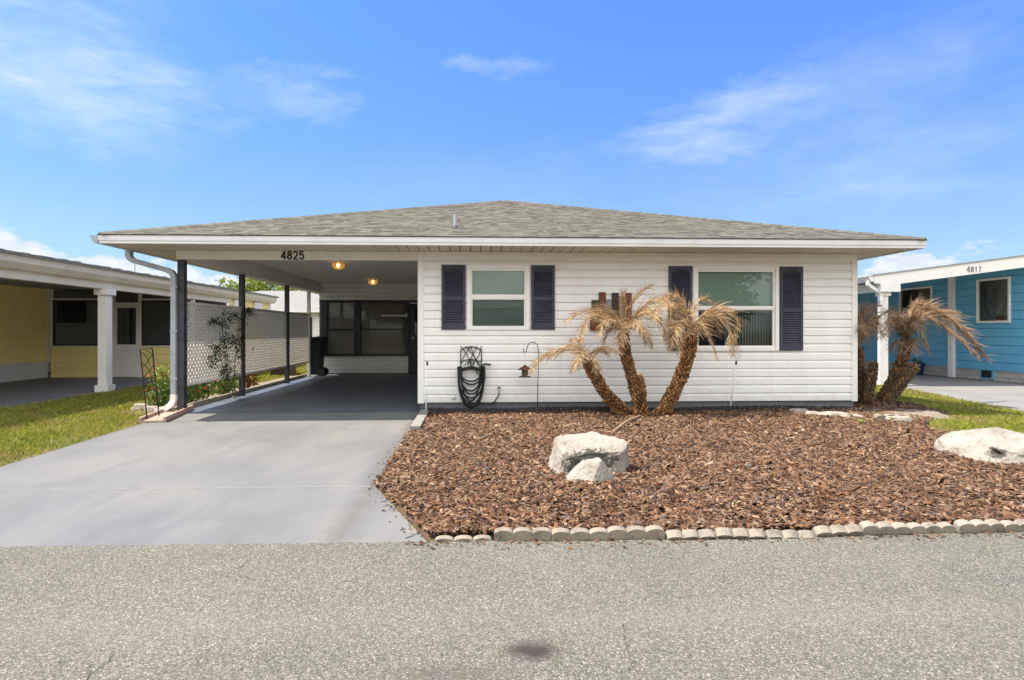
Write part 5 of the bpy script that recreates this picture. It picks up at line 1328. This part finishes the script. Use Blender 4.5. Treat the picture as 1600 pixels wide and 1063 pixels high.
# thin wire trellis
ty = 8.36
ta = lambda x, y: on_y(x, y, ty)
t = thing('garden_trellis', tuple(ta(239, 657)), 'narrow black wire trellis leaning at the lawn edge left of the downspout', 'trellis')
m = MB().tube([ta(230, 658), ta(219, 546)], .008, 6).tube([ta(248.5, 650), ta(238, 544.5)], .008, 6).tube([ta(219, 546), ta(238, 544.5)], .008, 6).tube([ta(226, 612), ta(244, 609)], .006, 6)
m.build('frame', 'black_iron', t)
m = MB()
for (a, b) in (((219.5, 550), (233, 568)), ((229, 548), (240, 562)), ((221, 566), (237, 590)), ((236, 556), (222, 575)), ((240, 570), (224, 590)), ((223, 588), (234, 606)), ((241, 585), (226, 606)), ((229, 616), (242, 600))):
    A, B = ta(*a), ta(*b); mid = (A + B) / 2 + Vector((.02, 0, .015)); m.tube(spline([A, mid, B], 4), .005, 5)
m.build('branch_wires', 'black_iron', t)
# splash block
a, b = on_z(284, 641, 0), on_z(238, 661, 0)
t = thing('splash_block', tuple((a + b) / 2), 'pinkish concrete splash block under the downspout outlet', 'splash block')
d = (b - a).normalized(); sd = Vector((-d.y, d.x, 0))
m = MB()
def bar(m, a, b, w, z0, z1, off, s=sd):
    p = [a + s * (off - w), a + s * (off + w), b + s * (off + w * 1.0), b + s * (off - w)]
    m.prism([(q.x, q.y, z0) for q in p], (0, 0, z1 - z0))
bar(m, a, b, .13, .004, .03, 0); m.build('tray', 'splash_concrete', t)
m = MB(); bar(m, a, b, .018, .004, .075, -.149); bar(m, a, b, .018, .004, .075, .149); bar(m, a - d * .03, a, .165, .004, .08, 0); m.build('rim', 'splash_concrete', t, bevel=.006)
# wheeled bin
t = thing('wheeled_bin', (-4.12, 16.35, 0), 'black wheeled rubbish bin in the far left corner of the carport', 'bin')
m = MB(); x0, x1, y0, y1 = -4.40, -4.07, 16.25, 16.8
m.add([(x0 + .04, y0 + .05, .05), (x1 - .06, y0 + .05, .05), (x1 - .06, y1 - .05, .05), (x0 + .04, y1 - .05, .05), (x0, y0, .98), (x1, y0, .98), (x1, y1, .98), (x0, y1, .98)], [(0, 3, 2, 1), (4, 5, 6, 7), (0, 1, 5, 4), (1, 2, 6, 5), (2, 3, 7, 6), (3, 0, 4, 7)])
m.build('bin_body', 'bin_plastic', t, bevel=.02)
MB().prism([(x0 - .01, y0 - .02, .985), (x1 + .03, y0 - .02, .985), (x1 + .03, y0 - .02, 1.03), (x1 - .08, y0 - .02, 1.07), (x0 - .01, y0 - .02, 1.04)], (0, .64, 0)).build('lid', 'bin_plastic', t, bevel=.01)
for yy in (y0 + .03, y1 - .09):
    w = MB().lathe([(0, -.03), (.1, -.03), (.11, -.02), (.11, .02), (.1, .03), (0, .03)], (0, 0, 0), 18); w.v = [(x1 - .02 + x, yy + .03 + zz, .115 + y) for x, y, zz in w.v]
    w.build('wheel', 'black_rubber', t)
# planter box and posts behind lattice
pb = on_x(462, 576, -5.25)
m = MB().box(-5.5, -5.1, 16.6, 17.6, 0, .42); m.box(-5.52, -5.08, 16.58, 17.62, .36, .43)
tag(m.build('planter_box', 'planter_brown', None, (-5.3, 17.1, 0), bevel=.01), 'dark brown planter box seen under the last lattice panel', 'planter')

# ------------------------------------------------------------------ yellow house (left)
yh = thing('yellow_house', (-11.1, 14, 0), 'yellow single storey neighbour house with cream fascia, screened porch and white column on the left', 'house')
SX = -11.1; CLX = -7.38
m = MB(); lap_wall(m, (SX, 16.35), (SX, 7.5), .43, 2.4, .19, (1, 0), dutch=False, t=.012)
m.build('side_wall', 'yellow_paint', yh)
MB().box(SX - .2, SX - .03, 7.5, 16.35, 0, .43).build('foundation', 'far_wall', yh)
MB().box(SX - .01, SX + .04, 16.26, 16.34, .40, 2.4).build('corner_trim', 'cream_paint', yh)
SY = 16.35
m = MB()
lap_wall(m, (SX + .05, SY), (-9.50, SY), 0.0, .80, .2, (0, -1), dutch=False, t=.010)
lap_wall(m, (-8.74, SY), (-7.40, SY), 0.0, .80, .2, (0, -1), dutch=False, t=.010)
lap_wall(m, (-7.40, SY), (-7.40, 22.0), 0.0, .80, .2, (1, 0), dutch=False, t=.010)
lap_wall(m, (-7.40, 18.6), (-7.40, 22.0), .8, 2.39, .2, (1, 0), dutch=False, t=.010)
m.build('porch_wall', 'yellow_paint', yh)
m = MB()
for xa, xb in ((SX + .04, SX + .10), (-9.84, -9.76), (-9.50, -9.42), (-8.82, -8.74), (-7.47, -7.39)): m.box(xa, xb, SY - .03, SY + .03, .0 if xa in (-9.50, -8.82) else .80, 2.31)
m.box(SX + .11, -9.841, SY - .028, SY + .03, .801, .83); m.box(SX + .11, -9.841, SY - .028, SY + .03, 2.02, 2.06); m.box(-9.419, -8.821, SY - .028, SY + .03, 1.88, 1.96)
m.box(-8.739, -7.471, SY - .028, SY + .03, .801, .83); m.box(-8.739, -7.471, SY - .028, SY + .03, 2.02, 2.06)
pf = m.build('porch_frame', 'white_trim', yh)
for xa, xb, za, zb in ((SX + .11, -9.841, .83, 2.02), (-8.739, -7.471, .83, 2.02), (SX + .11, -9.841, 2.06, 2.31), (-8.739, -7.471, 2.06, 2.31), (-9.419, -8.821, 1.96, 2.31), (-9.759, -9.501, .83, 2.31)):
    MB().quad((xa, SY, za), (xb, SY, za), (xb, SY, zb), (xa, SY, zb)).build('screen', 'insect_screen', pf)
m = MB()
for xa, xb, za, zb in ((SX + .11, -9.841, .831, 2.019), (-8.739, -7.471, .831, 2.019)):
    w = .04; m.box(xa, xa + w, SY - .012, SY + .012, za, zb); m.box(xb - w, xb, SY - .012, SY + .012, za, zb); m.box(xa + w, xb - w, SY - .012, SY + .012, za, za + w); m.box(xa + w, xb - w, SY - .012, SY + .012, zb - w, zb)
m.build('screen_frame', 'black_frame', pf)
d = MB().box(-9.418, -8.822, SY - .02, SY + .012, .01, .86).box(-9.418, -9.36, SY - .02, SY + .012, .861, 1.87).box(-8.88, -8.822, SY - .02, SY + .012, .861, 1.87).box(-9.359, -8.881, SY - .02, SY + .012, 1.82, 1.87).build('screen_door', 'white_trim', yh)
MB().quad((-9.36, SY, .86), (-8.88, SY, .86), (-8.88, SY, 1.82), (-9.36, SY, 1.82)).build('screen', 'insect_screen', d)
m = MB().box(-9.359, -9.33, SY - .014, SY - .004, .861, 1.819).box(-8.91, -8.881, SY - .014, SY - .004, .861, 1.819).box(-9.22, -9.2, SY - .014, SY - .004, .861, 1.819); m.build('door_screen_frame', 'black_frame', d)
MB().box(-14, -7.45, 18.5, 18.6, 0, 2.4).box(-14, -11.2, 16.5, 16.6, 0, .05).build('inner_wall', 'interior_pale', yh)
MB().box(-12.3, -11.5, 18.44, 18.48, 1.45, 2.15).box(-8.2, -7.6, 18.44, 18.48, 0.85, 0.95).build('inner_window', 'interior_dark', yh)
MB().box(-11.05, -11.01, 18.44, 18.49, .0, 2.15).box(-10.2, -10.17, 18.44, 18.49, .0, 2.15).build('inner_door_trim', 'interior_dark', yh)
c0 = (-7.40, 12.5)
m = MB().box(c0[0] - .085, c0[0] + .085, c0[1] - .1, c0[1] + .1, .14, 1.93); m.box(c0[0] - .13, c0[0] + .13, c0[1] - .13, c0[1] + .13, 0, .139); m.box(c0[0] - .14, c0[0] + .14, c0[1] - .14, c0[1] + .14, 1.931, 2.05)
m.build('column', 'white_trim', yh, bevel=.004)
m = MB().box(c0[0] - .1, c0[0] + .1, 5.9, 6.1, .0, 2.05); m.build('column', 'white_trim', yh, bevel=.004)
m = MB().box(-7.52, -7.36, 5.7, 18.6, 2.051, 2.27)
m.build('beam', 'cream_paint', yh)
m = MB().prism([(-7.36, 5.5, 2.20), (-7.28, 5.5, 2.20), (-7.20, 5.5, 2.30), (-7.18, 5.5, 2.405), (-7.36, 5.5, 2.405)], (0, 16.9, 0))
m.build('fascia', 'cream_paint', yh)
MB().box(-11.2, -7.53, 5.7, 22, 2.30, 2.33).build('carport_ceiling', 'interior_pale', yh)
m = MB()
rz = lambda x: 2.415 + (-7.14 - x) * .035
x = -7.14
m.prism([(-7.14, 5.4, 2.408), (-14.5, 5.4, rz(-14.5)), (-14.5, 5.4, rz(-14.5) + .03), (-7.14, 5.4, 2.438)], (0, 17.1, 0))
m.prism([(-14.5, 5.4, rz(-14.5)), (-22, 5.4, 2.408), (-22, 5.4, 2.438), (-14.5, 5.4, rz(-14.5) + .03)], (0, 17.1, 0))
yr = m.build('roof', 'grey_shingle_far', yh)
m = MB()
k = 5.4
while k < 22.4:
    h = random.choice((0.012, .02, .028)); m.box(-7.2, -7.12, k, k + .17, 2.438, 2.438 + h); k += .18
m.build('roof_edge', 'grey_shingle_far', yr)
ap = on_x(210.5, 432, -8.0)
MB().tube([(-8.0, ap.y, 2.40), (-8.0, ap.y, 2.93)], .014, 6).tube([(-8.0, ap.y, 2.93), (-8.04, ap.y, 2.98), (-8.08, ap.y, 2.94)], .012, 6).build('pipe_mast', 'gutter_metal', yr)
# windows on the long side behind the lattice
for (pa, pb) in ((392, 445), ):
    ya = on_x(398, 480, -7.4).y; yb = on_x(440, 480, -7.4).y
    for y0, y1 in ((18.9, 19.6), (20.6, 21.3)):
        w = MB().box(-7.385, -7.32, y0, y1, 1.45, 2.17).build('awning', 'white_trim', yh, bevel=.005)
m = MB().box(-8.2, -7.3, 22.0, 22.1, 0, 2.2); m.build('end_trim', 'white_trim', yh)

# ------------------------------------------------------------------ blue house (right)
bh = thing('blue_house', (12.55, 14, 0), 'bright blue neighbour house with white gable fascia numbered 4817 and carport on the right', 'house')
BX = 12.55; RY = 13.0
zt = lambda x: 2.43 + (x - 8.77) * .1305
o1 = (14.67, 13.72, 1.41, 2.495); o2 = (17.44, 16.16, 1.60, 2.45)
m = MB(); lap_wall(m, (BX, 26), (BX, 13.25), .26, 2.86, .205, (-1, 0), dutch=False, t=.010, holes=[(26 - a[0] + .03, 26 - a[1] - .03, a[2] + .03, a[3] - .03) for a in (o1, o2)])
lap_wall(m, (BX, 13.25), (20, 13.25), .26, 3.0, .205, (0, -1), dutch=False, t=.010)
m.build('side_wall', 'blue_paint', bh)
MB().box(BX + .01, BX + .2, 13.27, 26, 0, .259).box(BX + .2, 20, 13.27, 13.4, 0, .259).build('foundation', 'skirt_block', bh)
MB().box(BX - .09, BX + .0, 15.36, 15.52, 0, 2.84).build('pilaster', 'white_trim', bh, bevel=.004)
for (ya, yb, za, zb), kind in ((o1, 'oval'), (o2, 'slide')):
    f = MB(); w = .05; xa, xb = BX - .04, BX + .03
    f.box(xa, xb, yb, ya, za, za + w); f.box(xa, xb, yb, ya, zb - w, zb); f.box(xa, xb, yb, yb + w, za + w, zb - w); f.box(xa, xb, ya - w, ya, za + w, zb - w)
    fr = f.build('window', 'white_trim', bh, bevel=.003)
    MB().quad((BX - .005, yb + w, zb - w), (BX - .005, ya - w, zb - w), (BX - .005, ya - w, za + w), (BX - .005, yb + w, za + w)).build('pane', 'dark_glass', fr)
    MB().quad((BX + .35, yb - .3, za - .2), (BX + .35, ya + 1.6, za - .2), (BX + .35, ya + 1.6, zb + .3), (BX + .35, yb - .3, zb + .3)).build('room_recess', 'interior_dark' if kind == 'slide' else 'oval_panel', fr)
    if kind == 'oval':
        cy, cz = (ya + yb) / 2 - .05, (za + zb) / 2; o = MB(); xx = BX - .012
        o.tube([(xx, cy + .29 * math.cos(2 * math.pi * k / 36), cz + .43 * math.sin(2 * math.pi * k / 36)) for k in range(37)], .006, 5)
        o.tube([(xx, cy + .01, cz - .36), (xx, cy, cz - .1), (xx, cy + .01, cz + .3)], .005, 5)
        for k in range(7):
            z_ = cz - .2 + k * .08
            for sg in (-1, 1): o.tube(spline([(xx, cy, z_), (xx, cy + sg * .06, z_ + .05), (xx, cy + sg * .09, z_ + .11)], 4), .007, 5)
        o.build('oval_ornament', 'black_frame', fr)
        MB().lathe([(0, 0), (.06, 0), (.08, .12), (0, .12)], (BX + .1, yb + .42, za + w)).build('flower_pot', 'terracotta', fr)
        MB().lathe([(0, 0), (.05, 0), (.07, .09), (0, .09)], (BX + .1, yb + .2, za + w)).build('flower_pot', 'splash_concrete', fr)
    else:
        MB().box(BX - .02, BX + .0, (ya + yb) / 2 - .03, (ya + yb) / 2 + .03, za + w, zb - w).build('mullion', 'black_frame', fr)
        b = MB()
        for k in range(20): b.box(BX + .03, BX + .04, yb + .06, (ya + yb) / 2 - .04, za + .06 + k * .04, za + .075 + k * .04)
        b.build('blind', 'blind_grey', fr)
v = MB().box(BX - .015, BX + .02, 14.18, 14.60, .04, .30).build('crawl_vent', 'blue_paint', bh)
MB().box(BX - .022, BX - .0155, 14.24, 14.54, .07, .25).build('vent_mesh', 'interior_dark', v)
m = MB()
m.prism([(8.77, RY, zt(8.77) - .17), (9.3, RY, zt(9.3) - .25), (14.9, RY, zt(14.9) - .25), (14.9, RY, zt(14.9)), (8.77, RY, zt(8.77))], (0, .03, 0))
m.prism([(14.9, RY, zt(14.9) - .25), (21, RY, zt(8.77) - .25), (21, RY, zt(8.77)), (14.9, RY, zt(14.9))], (0, .03, 0))
gf = m.build('gable_fascia', 'white_trim', bh)
m = MB()
m.prism([(8.72, RY - .03, zt(8.72) + .002), (14.9, RY - .03, zt(14.9) + .002), (14.9, RY - .03, zt(14.9) + .03), (8.72, RY - .03, zt(8.72) + .03)], (0, 13.3, 0))
m.prism([(14.9, RY - .03, zt(14.9) + .002), (21.05, RY - .03, zt(8.77) + .002), (21.05, RY - .03, zt(8.77) + .03), (14.9, RY - .03, zt(14.9) + .03)], (0, 13.3, 0))
m.build('roof', 'grey_shingle_far', bh)
m = MB(); m.prism([(8.8, RY + .031, zt(8.8) - .14), (BX - .012, RY + .031, zt(BX) - .14), (BX - .012, RY + .031, zt(BX) - .12), (8.8, RY + .031, zt(8.8) - .12)], (0, 12.5, 0)); m.build('carport_ceiling', 'white_trim', bh)
m = MB().box(9.02, 9.22, RY + .04, 26, 2.10, 2.29); m.box(8.9, 9.35, RY - .02, RY + .10, 2.08, 2.262); m.build('beam', 'white_trim', bh)
m = MB().box(9.05, 9.19, 13.15, 13.29, .12, 1.99); m.box(9.02, 9.22, 13.12, 13.32, 0, .119); m.box(9.01, 9.23, 13.11, 13.33, 1.991, 2.079); m.build('column', 'white_trim', bh, bevel=.004)
m = MB().box(9.05, 9.19, 19.15, 19.29, .0, 2.099); m.build('column', 'white_trim', bh, bevel=.004)
m = MB().prism([(8.76, RY + .0, 2.41), (8.76, RY, 2.30), (8.70, RY, 2.30), (8.64, RY, 2.41)], (0, 13, 0)); m.build('gutter', 'white_trim', bh)
m = MB(); rect_tube(m, [(8.70, 13.1, 2.31), (8.70, 13.1, 2.24), (8.74, 13.1, 2.20), (8.93, 13.1, 2.08), (8.97, 13.1, 2.02), (8.97, 13.1, .08)], .032, .04); m.build('downspout', 'white_trim', bh)
MB().box(BX - .05, BX + .0, 19.3, 20.3, .0, 2.1).build('side_door', 'white_trim', bh)
c7 = on_y(1522, 421, RY - .002)
text_obj('4817', .125, 'house_number', 'number_grey', bh, c7, bold=.06)
pt_ = on_z(1437, 586, 0)
t = thing('flower_tub', (12.2, pt_.y, 0), 'dark blue flower tub standing against the blue house wall', 'flower pot')
MB().lathe([(0, 0), (.13, 0), (.17, .28), (.19, .30), (.19, .33), (.16, .33), (.15, .3), (0, .29)], (12.2, pt_.y, 0), 20).build('tub', 'pot_blue', t, smooth=False)
m = MB(); leaf_cloud(m, [((12.2, pt_.y, .38), (.15, .15, .1))], 60, .07, random.Random(4)); m.build('foliage', 'leaf_green', t)

# ------------------------------------------------------------------ background
fh = thing('far_house', (-9, 31, 0), 'white house with pale grey hip roof seen beyond the lattice', 'house')
m = MB(); lap_wall(m, (-15.5, 31), (2.5, 31), .0, 2.25, .2, (0, -1), dutch=False, t=.012); m.build('wall', 'far_wall', fh)
m = MB(); a0, a1, yy0, yy1, ez, rz_ = -16, 3, 30.5, 38.5, 2.25, 3.45
m.add([(a0, yy0, ez), (a1, yy0, ez), (a1, yy1, ez), (a0, yy1, ez), (a0 + 4, 34.5, rz_), (a1 - 4, 34.5, rz_)], [(0, 1, 5, 4), (1, 2, 5), (2, 3, 4, 5), (3, 0, 4), (0, 3, 2, 1)])
mat('far_roof', color=(0.23, 0.22, 0.20), rough=.95, var=.12, vscale=6, fine=.4)
rf = m.build('roof', 'far_roof', fh)
MB().box(a0, a1, yy0 - .03, yy0 - .005, ez - .12, ez + .01).build('fascia', 'white_trim', fh)
MB().box(-13.2, -11.4, 32.2, 33, 2.9, 3.0).build('ridge_vent', 'white_trim', rf)
w = MB().box(-9.4, -8.2, 30.95, 30.985, .8, 1.9).build('window', 'interior_dark', fh)
def tree(name, base, h, rad, clumps, nleaf, size, label, leafm='leaf_green', seed=1, group='trees behind the houses'):
    rr = random.Random(seed); t = thing(name, base, label, 'tree', group); b = Vector(base)
    m = MB(); m.tube([b, b + Vector((.1, 0, h * .25)), b + Vector((0, .1, h * .5))], [rad * .09, rad * .07, rad * .045], 8); cl = []
    for k in range(clumps):
        a = rr.uniform(0, 6.28); r_ = rad * math.sqrt(rr.random()) * .85; z_ = h * rr.uniform(.42, .92) * (1 - .25 * (r_ / rad) ** 2)
        c = b + Vector((math.cos(a) * r_, math.sin(a) * r_, z_)); s_ = rad * rr.uniform(.18, .38); cl.append((c, (s_, s_, s_ * .7)))
        m.tube([b + Vector((0, 0, h * rr.uniform(.3, .5))), b.lerp(c, .6) + Vector((0, 0, h * .12)), c], [rad * .03, rad * .02, rad * .006], 5)
    m.build('trunk', 'bark', t)
    m = MB(); leaf_cloud(m, cl, nleaf, size, rr, aspect=.65); m.build('crown', leafm, t)
tree('leafy_tree', (-15.2, 44, 0), 5.4, 3.6, 30, 9000, .24, 'bright green tree rising between the two neighbour roofs behind the carport', 'leaf_lime', 3)
tree('leafy_tree', (-11.0, 47, 0), 4.9, 3.4, 26, 7000, .24, 'lower green tree right of the bright one behind the second carport post', 'leaf_green', 4)
tree('leafy_tree', (-23.0, 42, 0), 4.6, 1.9, 16, 3500, .22, 'treetop just showing above the yellow house roof near the downspout', 'leaf_green', 5)
tree('leafy_tree', (-30.0, 37, 0), 5.6, 1.6, 16, 3000, .22, 'treetop peeking over the yellow roof at the far left edge', 'leaf_green', 6)
tree('leafy_tree', (12.2, -15, 0), 6.4, 3.9, 38, 9000, .28, 'dark leafy tree reflected in the upper pane of the right window', 'leaf_dark', 9, group='trees across the street')
tree('leafy_tree', (-6, -17, 0), 6.0, 3.6, 30, 5000, .3, 'tree across the street faintly reflected in the left window', 'leaf_dark', 10, group='trees across the street')
ah = thing('opposite_house', (6, -13, 0), 'pale low house across the street reflected in the front windows', 'house')
MB().box(-2, 14, -20, -13, 0, 2.4).build('wall', 'interior_pale', ah)
m = MB(); m.add([(-2.6, -12.4, 2.4), (14.6, -12.4, 2.4), (14.6, -20.6, 2.4), (-2.6, -20.6, 2.4), (1, -16.5, 3.3), (11, -16.5, 3.3)], [(0, 1, 5, 4), (1, 2, 5), (2, 3, 4, 5), (3, 0, 4), (0, 3, 2, 1)]); m.build('roof', 'far_roof', ah)
for xa in (1, 5, 9): MB().box(xa, xa + 1.4, -12.99, -12.96, .9, 2.0).build('window', 'interior_dark', ah)
# weeds
def weed(px, py, s, label, z=.09):
    p = on_z(px, py, z); t = thing('weed', tuple(p), label, 'weed', 'weeds in the raised bed')
    m = MB()
    for k in range(26):
        a = random.uniform(0, 6.28); d = Vector((math.cos(a), math.sin(a), random.uniform(.4, 1.2))).normalized() * s * random.uniform(.6, 1.1); w = Vector((-math.sin(a), math.cos(a), 0)) * s * .12
        m.add([p, p + d * .5 + w, p + d, p + d * .5 - w], [(0, 1, 2, 3)])
    m.build('leaves', 'leaf_lime', t)
weed(1372, 652, .09, 'bushiest small green weed on the earthy mound'); weed(1345, 661, .08, 'yellowish weed at the front of the mound below the others'); weed(1330, 650, .06, 'tiny weed left of the bushiest one near the house corner'); weed(1394, 656, .06, 'low weed beside the dark jagged stone')
